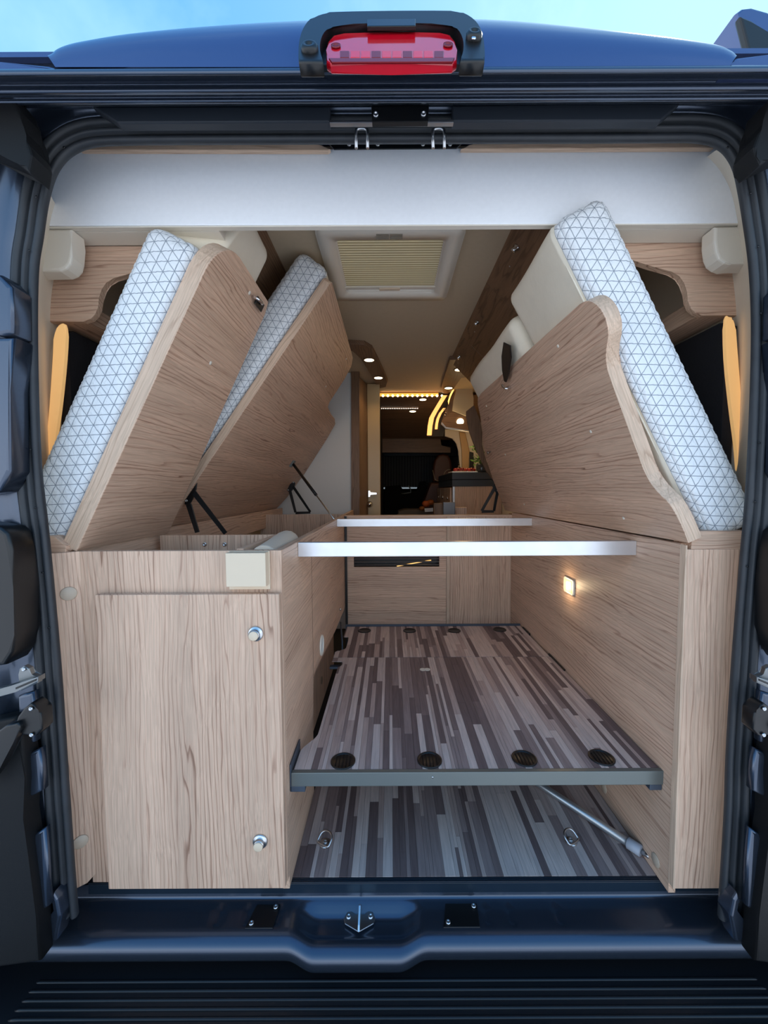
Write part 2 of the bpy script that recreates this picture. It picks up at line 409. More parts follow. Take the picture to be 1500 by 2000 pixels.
# floor with its printed strips -------------------------------------------------
fl = box('floor', -.96, .98, .046, 5.2, -.035, -.002, DARK, None, 0); prop(fl, kind='structure')
UNIT = None
def strips(parent, x0, x1, y0, y1, z, th, wmin, wmax, lmin, lmax, edge=None, limit=300):
    """one mesh object per strip; edge(y) gives a left limit"""
    x = x0; cnt = 0
    while x < x1 - .004:
        w = random.choice((wmin, (wmin + wmax) / 2, wmax)) * random.uniform(.9, 1.1)
        if x + w > x1 - .006: w = x1 - x
        y = y0 + 0; first = True
        while y < y1 - .01:
            L = random.uniform(lmin, lmax) * (random.uniform(.2, 1) if first else 1); first = False
            ye = min(y1, y + L)
            if y1 - ye < .06: ye = y1
            a, b = y + .0003, ye - .0003
            n = max(1, int((b - a) / .012)) if edge and x < x0 + .07 else 1
            ys = [a + (b - a) * i / n for i in range(n + 1)]
            xl = [max(x + .0003, edge(q)) if edge else x + .0003 for q in ys]; xr = x + w - .0003
            run = []
            def flush(run):
                if len(run) < 2: return 0
                V = [(p, q, z) for q, p in run] + [(xr, q, z) for q, p in run]
                V += [(p, q, z - th) for q, p in run] + [(xr, q, z - th) for q, p in run]
                k = len(run); F = []
                for i in range(k - 1):
                    F += [(i, k + i, k + i + 1, i + 1), (2 * k + i, 2 * k + i + 1, 3 * k + i + 1, 3 * k + i), (i, i + 1, 2 * k + i + 1, 2 * k + i), (k + i, 3 * k + i, 3 * k + i + 1, k + i + 1)]
                F += [(0, 2 * k, 3 * k, k), (k - 1, 2 * k - 1, 4 * k - 1, 3 * k - 1)]
                raw('strip', V, F, STRIP, parent); return 1
            for q, p in zip(ys, xl):
                if p < xr - .001: run.append((q, p))
                else: cnt += flush(run); run = []
            cnt += flush(run)
            y = ye
        x += w
    return cnt
n1 = strips(fl, GL, GR, .046, .82, 0.0, .003, .011, .027, .25, .60)
box('rear_covering', GL, GR, .82, 1.33, -.004, -.001, mat('shaded_floor_covering', (126, 110, 106), .4), fl, 0)  # shade on the rear floor is put into this darker colour

# ================================================================== VAN BODY
van = thing('van_body', 'dark blue metallic rear end of the camper van framing the open doorway', 'van', (0, -.1, -.1))
SEALPX = [(150, 1790), (145, 1735), (132, 1550), (115, 1300), (92, 1050), (76, 900), (69, 700), (70, 535), (80, 460), (90, 394), (103, 346), (120, 316), (142, 297), (170, 285), (210, 280), (300, 278),
          (525, 277), (750, 276), (1100, 275), (1300, 274), (1350, 274), (1385, 278), (1408, 288), (1424, 304), (1437, 330), (1447, 375), (1457, 437), (1467, 512), (1472, 600), (1472, 700), (1466, 870), (1458, 1000), (1449, 1100), (1433, 1300), (1422, 1480), (1418, 1600), (1408, 1760), (1406, 1795)]
SP = spline([Vector((at(x, y, Y=-.07).x, at(x, y, Y=-.07).z)) for x, y in SEALPX], 6)
SP = [(p.x, p.y) for p in SP]
seal = sweep('door_seal', SP, [(.002, -.060), (-.001, -.068), (.001, -.074), (.006, -.077), (.0125, -.074), (.0145, -.062), (.017, -.062), (.019, -.075), (.0235, -.079), (.0275, -.075), (.0295, -.062), (.032, -.062), (.034, -.074), (.040, -.081), (.047, -.079), (.051, -.070), (.052, -.045)], RUBBER, van)
jamb = sweep('door_jamb', SP, [(.049, -.05), (.053, -.066), (.058, -.072), (.075, -.073), (.094, -.076), (.103, -.084), (.109, -.100), (.118, -.108), (.15, -.112), (.26, -.12)], PAINT_MATT, van)
for v_ in jamb.data.vertices:
    if v_.co.z > 1.835: v_.co.z = 1.835
# small drain holes in the seal
for (x, y) in ((126, 289), (72, 385), (58, 490), (54, 620), (55, 744), (60, 878), (70, 992), (84, 1118), (96, 1226), (1420, 289), (1465, 378), (1480, 482), (1486, 612), (1482, 865), (1474, 980), (1459, 1106)):
    p = at(x, y, Y=-.078)
    lathe('drain_hole', [(.0022, 0), (.0022, .0015), (0, .0016)], (p.x, -.0785, p.z), (0, -1, 0), BLACK, seal, 10)

# header overhang: gutter lip and ribbed underside, one pressed panel across the width
hp = [(-.215, 131), (-.222, 134), (-.222, 143), (-.214, 146), (-.200, 148), (-.180, 161), (-.178, 164), (-.186, 168), (-.188, 175), (-.180, 182), (-.166, 186), (-.158, 188), (-.162, 191), (-.163, 196), (-.152, 202), (-.130, 205), (-.118, 206), (-.112, 208), (-.11, 206.5)]
prof = [(lambda p: (p.y, p.z))(at(750, y, Y=Y)) for Y, y in hp]
V = []; Fs = []
for i, (y, z) in enumerate(prof):
    for X in (-1.05, 1.05): V.append((X, y, z))
for i in range(len(prof) - 1): Fs.append((2 * i, 2 * i + 1, 2 * i + 3, 2 * i + 2))
raw('rain_gutter', V, Fs, PAINT_MATT, van, True)
# header face behind
pz = at(750, 206.5, Y=-.11).z
raw('header_rail', [(-1.05, -.11, pz), (1.05, -.11, pz), (1.05, -.09, pz + .12), (-1.05, -.09, pz + .12)], [(0, 1, 2, 3)], PAINT_MATT, van)

# roof end panel
RT_PX = [(108, 133), (116, 126), (130, 106), (170, 88), (260, 68), (400, 52), (580, 41), (765, 37), (945, 38), (1100, 50), (1270, 72), (1380, 95), (1412, 114), (1424, 133)]
cur = spline([Vector((x, y)) for x, y in RT_PX], 5)
V = []; Fs = []; R = 9
for c in cur:
    b = at(c.x, 134, Y=-.222); t = at(c.x, c.y, Y=-.165); zb = at(c.x, 131, Y=-.215)
    for j in range(R):
        s = j / (R - 1)
        p = zb.lerp(t, s) + Vector((0, -.016 * math.sin(math.pi * s), .004 * math.sin(math.pi * s)))
        V.append(p)
    V.append(t + Vector((0, .03, .008))); V.append(t + Vector((0, .06, .012)))
k = R + 2
for i in range(len(cur) - 1):
    for j in range(k - 1): Fs.append((i * k + j, (i + 1) * k + j, (i + 1) * k + j + 1, i * k + j + 1))
raw('roof_panel', V, Fs, PAINT, van, True)
front('roof_shoulder', [(-60, 118), (0, 121), (50, 126), (95, 128), (112, 133), (112, 140), (-60, 140)], -.20, .03, PAINT, van, bev=.004)
front('roof_shoulder', [(1560, 100), (1500, 107), (1440, 112), (1425, 120), (1418, 131), (1418, 137), (1560, 137)], -.20, .03, PAINT, van, bev=.004)

box('roof_sun_shield', -.96, .98, -.105, .30, 1.905, 1.915, PAINT, van, 0)  # unseen sheet, added to stop sun leaking in above the fascia
# brake light (lies on the sloping roof end panel)
BE2 = Vector((0, .46, 1)).normalized(); BN = Vector((1, 0, 0)).cross(BE2) * -1
BFR = (at(765, 125, Y=-.232), Vector((1, 0, 0)), BE2, BN)
def bfront(name, pxs, off, t, m, parent, **k):
    fr = (BFR[0] + BN * off, BFR[1], BFR[2], BFR[3]); P = []
    for x, y in pxs:
        d = on(fr, x, y) - fr[0]; P.append((d.dot(fr[1]), d.dot(fr[2])))
    return prism(name, P, fr, t, m, parent, **k)
def bpt(x, y, off): return on((BFR[0] + BN * off, BFR[1], BFR[2], BFR[3]), x, y)
arch_out = spline([Vector(p) for p in [(583, 119), (583, 98), (585, 78), (592, 56), (606, 37), (628, 26), (660, 23), (765, 21), (880, 21), (905, 25), (928, 40), (941, 62), (946, 90), (947, 117)]], 3)
arch_in = spline([Vector(p) for p in [(899, 117), (905, 98), (904, 76), (893, 56), (872, 47), (765, 45), (662, 48), (638, 58), (627, 76), (625, 98), (631, 119)]], 3)
bl = bfront('brake_light', [(p.x, p.y) for p in arch_out + arch_in], -.030, .020, BLACK, van, bev=.004, seg=3, smooth=True)
bl['label'] = 'black arched housing of the high brake light'
bfront('backing', [(630, 126), (622, 90), (632, 60), (660, 45), (870, 44), (898, 58), (906, 90), (898, 125)], -.012, .010, BLACK, bl)
LENS = bpy.data.materials.new('red_lens'); LENS.use_nodes = True
b = LENS.node_tree.nodes['Principled BSDF']; b.inputs['Base Color'].default_value = lin((206, 14, 34)); b.inputs['Roughness'].default_value = .12; b.inputs['Coat Weight'].default_value = .8; b.inputs['Subsurface Weight'].default_value = .0
lens = bfront('lens', [(637, 118), (637, 98), (640, 80), (650, 68), (672, 63), (765, 62), (860, 62), (880, 67), (890, 80), (893, 98), (893, 117), (885, 122), (765, 123), (645, 123)], -.022, .014, LENS, bl, bev=.004, seg=3)
LED2 = mat('dark_red_cell', (120, 6, 18), .2)
RED2 = mat('bright_red_cell', (226, 22, 40), .25, 0, .5)
for i in range(10):
    x = 664 + i * 20.5
    bfront('led_cell', [(x, 99), (x + 18, 99), (x + 18, 112), (x, 112)], -.0235, .003, RED2 if i % 3 else LED2, lens, bev=.0008)
bfront('reflector_band', [(642, 113), (888, 112), (884, 120), (648, 121)], -.0240, .003, LED2, lens, bev=.0008)
for (x, y) in ((656, 91), (875, 89)):
    p = bpt(x, y, -.0225); lathe('screw', [(.008, 0), (.008, .002), (.0045, .0022), (.0045, .0012), (0, .0012)], p, -BN, LED2, lens, 14)
p = bpt(605, 98, -.030); lathe('rear_camera', [(.014, -.01), (.014, .004), (.011, .008), (.006, .008), (.005, .005), (0, .005)], p, -BN, BLACK, bl, 20)
p = bpt(925, 76, -.030); lathe('rear_camera', [(.013, -.01), (.013, .006), (.010, .010), (.006, .010), (.005, .006), (0, .006)], p, -BN, BLACK, bl, 20)
p = bpt(925, 76, -.041); lathe('camera_lens', [(.004, 0), (.003, .002), (0, .0025)], p, -BN, CHROME, bl, 12)
bfront('badge', [(717, 37), (812, 36), (812, 50), (717, 51)], -.0322, .006, mat('gloss_black', (9, 9, 10), .15), bl)

# header latch bracket, bolts, spring hooks
hb = front('latch_bracket', [(725, 207), (838, 206), (836, 237), (727, 238)], -.118, .012, BLACK, van)
for (x, y) in ((734, 224), (827, 223)):
    bolt(at(x, y, Y=-.118), (0, -1, -.2), .0055, hb)
front('header_cover', [(180, 208), (644, 207), (644, 238), (230, 240)], -.112, .02, mat('header_trim', (38, 44, 52), .5), van, bev=.003)
front('header_cover', [(884, 206), (1330, 200), (1290, 236), (884, 237)], -.112, .02, bpy.data.materials['header_trim'], van, bev=.003)
front('header_strip', [(644, 234), (886, 233), (886, 239), (644, 240)], -.114, .01, STEEL, van, bev=.001)
for x in (706, 856):
    P = [(x - 10, 290), (x - 11, 262), (x - 10, 254), (x - 6, 251), (x, 250.5), (x + 6, 251), (x + 11, 254), (x + 12, 262), (x + 12, 290)]
    tube('spring_hook', [at(a, c, Y=-.088) for a, c in P], .0032, STEEL, van, 8)
blk = front('latch_recess', [(638, 276), (908, 274), (892, 289), (652, 291)], .012, .004, BLACK, van)
for x in (682, 738, 826, 879):
    bolt(at(x, 282, Y=.012), (0, -1, 0), .005, blk)

for s in (-1, 1): box('side_panel', s * 1.0, s * 1.03, -.13, 5.3, -.62, 1.86, PAINT, van, .006)
# corner covers (black rubber blocks at the top of the pillars)
cc = front('hinge_cover', [(-70, 165), (10, 168), (28, 190), (38, 215), (40, 248), (46, 268), (57, 284), (62, 302), (56, 336), (40, 322), (18, 305), (-70, 270)], -.16, .05, BLACKMATT, van, bev=.006, seg=3)
cc = front('hinge_cover', [(1570, 165), (1500, 196), (1497, 235), (1488, 252), (1480, 264), (1472, 287), (1478, 306), (1485, 322), (1500, 312), (1570, 280)], -.16, .05, BLACKMATT, van, bev=.006, seg=3)

# pressed steps of the pillars, both sides
def jblock(side, pts, Y, t, m=PAINT_MATT, bev=.008, name='pressed_step'):
    if side > 0: pts = [(1553 - x, y) for x, y in pts]
    return front(name, pts, Y, t, m, van, bev=bev, seg=3, smooth=True)
for s in (-1, 1):
    dx = 0
    jblock(s, [(-60, 525), (0, 535), (22, 560), (24, 650), (0, 655), (-60, 640)], -.125, .05)
    jblock(s, [(-60, 660), (26, 658), (16, 760), (20, 920), (0, 960), (-60, 970)], -.122, .05)
    jblock(s, [(34, 1484), (76, 1464), (82, 1546), (48, 1564)], -.118, .022, bev=.007)
    jblock(s, [(48, 1644), (86, 1620), (94, 1772), (66, 1790)], -.115, .02, bev=.007)
    jblock(s, [(34, 1360), (64, 1352), (68, 1450), (36, 1462)], -.113, .02, bev=.006)
    # tail lamp edge
    jblock(s, [(-60, 1020), (0, 1030), (14, 1042), (22, 1075), (26, 1150), (28, 1240), (24, 1275), (8, 1300), (-60, 1310)], -.145, .06, BLACK, .008, 'tail_lamp_housing')
    jblock(s, [(-60, 1420), (30, 1400), (42, 1440), (48, 1520), (45, 1600), (56, 1680), (70, 1790), (78, 1880), (-60, 1900)], -.135, .04, BLACKMATT, .008, 'corner_trim')
    # hinge with its bolts
    hg = jblock(s, [(30, 1412), (34, 1400), (46, 1384), (60, 1373), (70, 1380), (72, 1390), (80, 1392), (82, 1425), (70, 1438), (42, 1436)], -.16, .03, BLACK, .004, 'door_hinge')
    for (x, y) in ((61, 1384), (62, 1435)):
        x = x if s < 0 else 1553 - x
        bolt(at(x, y, Y=-.162), (0, -1, 0), .0042, hg)
    arm = jblock(s, [(-60, 1500), (-20, 1440), (10, 1418), (34, 1412), (40, 1426), (22, 1450), (0, 1500), (-40, 1560)], -.17, .02, BLACK, .004, 'hinge_arm')
# check straps (sheet-metal arms that hold the doors)
for s in (-1, 1):
    mx = (lambda x: x) if s < 0 else (lambda x: 1553 - x)
    ck = thing('door_check_strap', 'zinc door check strap bolted to the %s pillar above the hinge' % ('left' if s < 0 else 'right'), 'door strap', at(mx(60), 1320, Y=-.16), 'door check straps')
    front('bracket', [(mx(x), y) for x, y in [(36, 1318), (38, 1306), (46, 1301), (56, 1306), (60, 1318), (72, 1322), (74, 1334), (40, 1350), (36, 1340)]], -.165, .012, DULL, ck, bev=.002)
    front('strap', [(mx(x), y) for x, y in [(74, 1322), (74, 1332), (30, 1352), (-60, 1378), (-60, 1362), (20, 1340)]], -.185, .018, DULL, ck, bev=.002)
    front('slot', [(mx(x), y) for x, y in [(70, 1326), (70, 1330), (30, 1347), (30, 1343)]], -.1865, .004, BLACK, ck, bev=.0005)
    bolt(at(mx(47), 1307, Y=-.166), (0, -1, 0), .004, ck)

# sill: pressed steel with a latch recess in the middle
def smooth01(t): t = max(0, min(1, t)); return t * t * (3 - 2 * t)
def pmask(x): return smooth01((x + .255) / .07) * (1 - smooth01((x - .015) / .07))
NX = 240; sect = 22; V = []; Fs = []
X0, X1 = -.88, .905
for i in range(NX + 1):
    x = X0 + (X1 - X0) * i / NX
    pm = pmask(x)
    gro = 0
    for g, wd in ((-.44, .010), (-.37, .008), (.24, .009), (.30, .008), (.42, .009), (-.29, .010), (.055, .012)):
        gro += math.exp(-((x - g) / wd) ** 2)
    P = [(.032, -.005), (.031, -.036), (.029, -.041)]
    for j in range(10):
        s = j / 9
        y = .024 - .066 * s
        dip = .022 * pm * smooth01(s / .35) * (1 - smooth01((s - .85) / .15) * .3) + .004 * gro * (1 if .15 < s < .8 else 0) * (1 - pm)
        P.append((y - .010 * pm * s, -.043 - .003 * s - dip))
    yo = -.012 * pm; zo = -.016 * pm
    for (dy, dz) in ((-.050, -.048), (-.058, -.051), (-.066, -.057), (-.071, -.065), (-.073, -.075), (-.072, -.088), (-.066, -.096), (-.05, -.10), (-.02, -.10)):
        P.append((dy + yo, dz + zo))
    for p in P: V.append((x, p[0], p[1]))
k = len(P)
for i in range(NX):
    for j in range(k - 1): Fs.append((i * k + j, i * k + j + 1, (i + 1) * k + j + 1, (i + 1) * k + j))
sill = raw('door_sill', V, Fs, PAINT_MATT, van, True)
th = thing('threshold_strip', 'dark ribbed threshold strip along the front edge of the load floor', 'threshold strip', (0, .04, -.01))
boxes('base', [(-.80, .86, .031, .046, -.030, -.003)], mat('teal_black_plastic', (26, 38, 50), .28), th, .001)
for i in range(3): box('rib', -.80, .86, .0325 + i * .0045, .0355 + i * .0045, -.004, -.0005, bpy.data.materials['teal_black_plastic'], th, .0007)
# lock striker in the recess
st = prism('lock_striker', [(-.040, .006), (-.033, .020), (-.022, .022), (-.012, .014), (.012, .014), (.022, .022), (.033, .020), (.040, .006), (.036, -.006), (0, -.024), (-.036, -.006)],
           ((-.083, -.012, -.0605), (1, 0, 0), (0, 1, .05), (0, -.05, 1)), .003, STEEL, van, bev=.0008)
st['label'] = 'zinc lock striker plate'
prism('fin', [(-.026, 0), (.020, 0), (.020, .022), (.012, .026), (-.018, .008)], ((-.0855, -.010, -.0585), (0, 1, 0), (0, 0, 1), (1, 0, 0)), .005, STEEL, st, bev=.0008)
for x in (-.111, -.055): bolt((x, -.002, -.058), (0, -.1, 1), .0065, st)
for a, c in ((482, 550), (865, 930)):
    pa, pb = at(a, 1803, Z=-.046), at(c, 1760, Z=-.044)
    pl = prism('striker_plate', [(pa.x, -.040), (pb.x - .004, -.040), (pb.x, .014), (pa.x + .012, .014)], ((0, 0, -.0445), (1, 0, 0), (0, 1, .04), (0, -.04, 1)), .003, BLACK, van)
    bolt((pa.x + .013, -.030, -.0425), (0, 0, 1), .006, pl); bolt((pb.x - .010, .006, -.0405), (0, 0, 1), .006, pl)

# pillar feet gussets
for s in (-1, 1):
    q = [(112, 1780), (96, 1760), (104, 1745), (112, 1758), (118, 1790), (108, 1840), (88, 1842), (86, 1800)]
    if s > 0: q = [(1545 - x, y) for x, y in q]
    front('pillar_foot', q, -.10, .04, PAINT_MATT, van, bev=.006, seg=3)

# bumper with ribbed step
bp_ = thing('rear_bumper', 'black plastic rear bumper with ribbed step below the sill', 'bumper', (0, -.1, -.3))
V = []; Fs = []
pr = [(-.02, -.098), (-.026, -.105), (-.027, -.128), (-.030, -.134), (-.036, -.136), (-.30, -.142), (-.33, -.150), (-.345, -.18), (-.345, -.60)]
for X in (-1.03, 1.03):
    for y, z in pr: V.append((X, y, z))
k = len(pr); Fs = [(j, j + 1, k + j + 1, k + j) for j in range(k - 1)]
raw('body', V, Fs, BUMPER, bp_)
for (y, xl, xr) in ((1916, 80, 1475), (1934, 66, 1492), (1952, 54, 1505), (1970, 42, 1520), (1989, 30, 1535), (2009, 20, 1545), (2030, 10, 1555)):
    a = at(xl, y, Z=-.139); c = at(xr, y, Z=-.139); yy = (a.y + c.y) / 2
    tube('tread_rib', [(a.x - .012, yy, -.142), (a.x, yy, -.1385), (0, yy, -.1385), (c.x, yy, -.1385), (c.x + .012, yy, -.142)], .0042, BUMPER, bp_, 8)
pz0, pz1 = at(750, 1851, Y=-.028).z, at(750, 1866, Y=-.028).z
box('flange', -.86, .90, -.034, -.026, -.126, -.108, BLACK, bp_, .002)
for x in (135, 530, 955, 1415):
    p = at(x, 1854, Y=-.034); bolt((p.x, -.034, -.117), (0, -1, 0), .007, bp_, 'screw', BLACK)

# awning on the roof edge
aw = thing('roof_awning', 'dark awning case running along the right edge of the roof', 'awning', (.85, .2, 1.95))
a1 = xz([(1438, 24), (1450, 15), (1468, 13), (1500, 22), (1545, 50), (1590, 100), (1590, 150), (1480, 150)], -.04)
prism('case', a1, XZ(-.04), 3.0, PAINT, aw, bev=.006, seg=3)
front('end_cap', [(1446, 30), (1470, 40), (1500, 62), (1560, 100), (1580, 140), (1474, 140)], -.056, .016, BLACK, aw, bev=.004)

# inner lining of the door pillars (cream), between seal and side wall
nh = len(SP) // 2
trims = []
for ti, lp in enumerate(([p for p in SP[:nh] if p[1] < 1.70], [p for p in SP[nh:] if p[1] < 1.752])):
  trim = sweep('trim_%d' % (ti + 1), lp, [(.022, -.062), (.040, -.03), (.066, .0), (.086, .03), (.114, .08), (.134, .125), (.145, .20)], CREAM, None, True)
  prop(trim, kind='structure')

# ================================================================== OVERHEAD: fascia, brackets, end boards
fa = thing('overhead_fascia', 'white overhead fascia board spanning the top of the doorway', 'fascia', (0, .04, 1.67))
front('board', [(60, 441), (72, 400), (90, 350), (115, 312), (150, 293), (640, 292), (900, 290), (1394, 288), (1412, 302), (1428, 326), (1440, 368), (1448, 405), (1453, 436)], .045, .016, WHITE, fa, bev=.0015)
zb = at(750, 440, Y=.045).z
eb = box('edge_band', -.83, .853, .0455, .0605, zb - .0015, zb + .0015, CREAMPL, fa, .0005)
front('wood_lip', [(155, 293), (170, 286), (195, 281), (300, 280), (610, 279), (628, 283), (645, 291), (640, 294)], .030, .012, EDGE, fa, bev=.002)
front('wood_lip', [(900, 291), (915, 284), (935, 278), (1100, 276), (1370, 276), (1400, 284), (1394, 289)], .030, .012, EDGE, fa, bev=.002)
for s in (-1, 1):
    t = thing('overhead_shelf', 'cream overhead shelf block in the %s top corner behind the fascia' % ('left' if s < 0 else 'right'), 'shelf', (.7 * s, .08, 1.67), 'overhead shelf blocks')
    box('underside', s * .90, s * .42, .063, .118, zb - .001, zb + .02, CREAMPL, t, .001)
    if s < 0:
        front('bracket', [(60, 447), (139, 447), (139.5, 470), (139.5, 502), (136, 515), (128, 524), (116, 529), (60, 530)], .048, .045, CREAMPL, t, bev=.006, seg=3)
    else:
        front('bracket', [(1480, 440), (1397, 442), (1396, 470), (1399, 492), (1405, 506), (1416, 514), (1430, 516), (1480, 516)], .048, .045, CREAMPL, t, bev=.006, seg=3)
    tag = ('left', 'right')[s > 0]
    oc = thing('overhead_cabinet', ('wooden overhead cabinet above the left bed with a curved open end' if s < 0 else 'wooden overhead cabinet above the right bed with three chrome latched flaps'), 'cabinet', (.8 * s, 1, 1.5), 'overhead cabinets')
    L = [(85, 628), (93, 560), (103, 540), (110, 480), (345, 480), (345, 512), (300, 520), (262, 532), (240, 538), (222, 542), (207, 551), (198, 564), (193, 582), (191, 600), (185, 614), (176, 623), (162, 628)]
    if s > 0: L = [(1530 - x + 5, y - 12) for x, y in L]
    front('end_board', L, .120, .018, WX, oc, bev=.0015)
    p0 = at(162 if s < 0 else 1373, 628 if s < 0 else 616, Y=.13)
    box('bottom_board', s * .915, p0.x, .139, 1.68, p0.z, p0.z + .016, WY, oc)
    box('shelf_lip', p0.x - s * .0, p0.x - s * .012, .139, 1.68, p0.z, p0.z + .05, WY, oc)
    # sloping flaps between ceiling and lip
    ca, cb = Vector((s * .395, 0, 1.868)), Vector((s * .60, 0, 1.665))
    d = (cb - ca); Lf = d.length; d.normalize(); nn = Vector((0, 1, 0)).cross(d) * (1 if s < 0 else -1)
    nn = Vector((s * abs(nn.x), 0, abs(nn.z)))
    for (y0, y1) in ((.14, .70), (.703, 1.25), (1.253, 1.68)):
        fp = prism('flap', [(0, y0), (0, y1), (Lf, y1), (Lf, y0)], ((ca.x, 0, ca.z), d, (0, 1, 0), nn), .018, DWY, oc)
        if s > 0:
            c = ca + d * .045 + Vector((0, (y0 + y1) / 2 + (.02 if y0 > .2 else -.01), 0)) - nn * .001
            lathe('latch', [(.012, 0), (.012, .004), (.007, .010), (.009, .018), (0, .020)], c, -nn, CHROME, fp, 16)
            lathe('screw', [(.003, 0), (.002, .002), (0, .002)], c + Vector((0, .10, 0)) + d * .01, -nn, STEEL, fp, 8)
    box('back_panel', s * .905, s * .895, .14, 1.68, p0.z + .016, 1.86, CREAM, oc, 0)
    # window with charcoal blind and lit edge
    win = thing('window_%d' % (1 if s < 0 else 2), None, None, (s * .9, .5, 1.2), kind='structure')
    xw = s * (.872 if s < 0 else .885)
    bs = .145 if s < 0 else .112
    prism('blind', [(bs, 1.06), (bs, 1.455), (bs + .02, 1.472), (1.3, 1.472), (1.3, 1.06)], ((xw, 0, 0), (0, 1, 0), (0, 0, 1), (s, 0, 0)), .03, CHAR, win)
    lm = emis('warm_window_edge_light_%s' % tag, (255, 200, 130), .38)
    if s < 0: q = [(118, 632), (128, 640), (126, 700), (117, 790), (106, 870), (98, 930), (84, 930), (90, 870), (97, 790), (103, 700), (106, 650)]
    else: q = [(1418, 622), (1428, 622), (1436, 632), (1440, 680), (1446, 760), (1451, 868), (1454, 930), (1444, 930), (1438, 868), (1428, 790), (1419, 700)]
    q = [(p.x, p.y) for p in spline([Vector(p) for p in q], 3, True)]
    front('edge_light', q, .1, .010, lm, win, bev=.003)

# ================================================================== ROOF HATCH
rh = thing('roof_hatch', 'cream roof hatch with pleated blind in the ceiling', 'roof hatch', (0, .55, 1.85))
zf = 1.842
def ring(name, out, inn, z0, z1, m, parent, bev=.006):
    bm = bmesh.new(); n = len(out)
    lo = [bm.verts.new((x, y, z0)) for x, y in out]; li = [bm.verts.new((x, y, z0 + .006)) for x, y in inn]
    ho = [bm.verts.new((x, y, z1)) for x, y in out]; hi = [bm.verts.new((x, y, z1)) for x, y in inn]
    for i in range(n):
        j = (i + 1) % n
        for a, b_ in ((lo, li), (li, hi), (hi, ho), (ho, lo)): bm.faces.new((a[i], a[j], b_[j], b_[i]))
    es = [e for e in bm.edges if (e.verts[0] in lo and e.verts[1] in lo) or (e.verts[0] in li and e.verts[1] in li)]
    bmesh.ops.bevel(bm, geom=es, offset=bev, segments=3, affect='EDGES')
    return bmobj(name, bm, m, parent, True)
oc_ = rrect(-.235, .245, .325, .80, .03); ic_ = rrect(-.172, .182, .395, .735, .012)
ring('frame', oc_, ic_, zf, ZC + .03, CREAMPL, rh)
BL = bpy.data.materials.new('pleated_blind_cloth'); BL.use_nodes = True
n = BL.node_tree.nodes; l = BL.node_tree.links; n.clear()
tr = n.new('ShaderNodeBsdfTranslucent'); df = n.new('ShaderNodeBsdfDiffuse'); mx = n.new('ShaderNodeMixShader'); ou = n.new('ShaderNodeOutputMaterial')
tr.inputs[0].default_value = lin((232, 214, 172)); df.inputs[0].default_value = lin((226, 214, 182)); mx.inputs[0].default_value = .10
l.new(df.outputs[0], mx.inputs[1]); l.new(tr.outputs[0], mx.inputs[2]); l.new(mx.outputs[0], ou.inputs[0])
FOLD_SHADE = mat('pleat_fold_shade', (176, 158, 120), .9)  # shadow in the pleat folds, painted as a darker beige
NP = 21
for i in range(NP):
    ya, yb = .395 + .30 * i / NP, .395 + .30 * (i + 1) / NP; ym = (ya + yb) / 2
    yk = ya * .35 + yb * .65; yc = yk - .0026
    pl_o = raw('pleat', [(-.185, ya, zf + .026), (.195, ya, zf + .026), (.195, yc, zf + .0155), (-.185, yc, zf + .0155), (.195, yk, zf + .012), (-.185, yk, zf + .012), (.195, yb, zf + .026), (-.185, yb, zf + .026)], [(0, 1, 2, 3), (3, 2, 4, 5), (5, 4, 6, 7)], [BL, FOLD_SHADE], rh)
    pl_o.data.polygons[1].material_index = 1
box('blind_bar', -.180, .190, .695, .716, zf + .008, zf + .022, CREAMPL, rh, .002)
box('grip', -.04, .045, .698, .713, zf + .002, zf + .010, BEIGE, rh, .002)
lab = mat('printed_label', (150, 142, 128), .7)
for (x0, x1) in ((-.040, .0), (.004, .044)):
    for q in range(4): box('label_line', x0, x1, .352 + q * .0065, .356 + q * .0065, zf + .0005 - .0015, zf + .0012, lab, rh, 0)
DM = bpy.data.materials.new('smoked_dome'); DM.use_nodes = True
nb = DM.node_tree.nodes['Principled BSDF']; nb.inputs['Base Color'].default_value = lin((225, 230, 232)); nb.inputs['Transmission Weight'].default_value = 1; nb.inputs['Roughness'].default_value = .25
box('dome', HX0 - .02, HX1 + .02, HY0 - .02, HY1 + .02, ZC + .06, ZC + .075, DM, rh, .004)

# ================================================================== LEFT STORAGE CABINET
lc = thing('storage_cabinet', 'wooden storage cabinet with a hinged door on the left of the garage', 'cabinet', (-.5, .1, 0))
box('front_panel', -.762, GL, 0, .016, .036, GT, WZ, lc, .001)
dr = box('door', -.708, -.2665, -.020, -.002, .038, .783, WZ, lc, .002)
dr['label'] = 'hinged cabinet door'
for (x, y) in ((499, 1238), (508, 1644)):
    p = at(x, y, Y=-.022)
    kb = lathe('door_knob', [(.0185, 0), (.0185, .003), (.0165, .005), (.012, .005), (.012, .009), (.0125, .013), (.0125, .015), (0, .0155)], (p.x, -.020, p.z), (0, -1, 0), STEEL, dr, 28)
    lathe('push_button', [(.0115, 0), (.0115, .0025), (.0100, .0035), (0, .0036)], (p.x, -.0355, p.z), (0, -1, 0), BEIGE, kb, 24)
lbx = box('control_box', at(441, 1100, Y=-.03).x, at(519, 1100, Y=-.03).x, -.032, -.004, at(480, 1146, Y=-.03).z, at(480, 1080, Y=-.03).z, BEIGE, lc, .0015)
box('base_plate', at(447, 1100, Y=-.004).x, at(527, 1100, Y=-.004).x, -.006, -.001, at(480, 1151, Y=-.004).z, at(480, 1076, Y=-.004).z, BEIGE, lbx, .001)
for x in (459, 513):
    p = at(x, 1148, Y=-.014); lathe('screw', [(.002, 0), (.002, .001), (0, .0015)], (p.x, -.014, at(480, 1146, Y=-.03).z - .0005), (0, 0, -1), STEEL, lbx, 8)
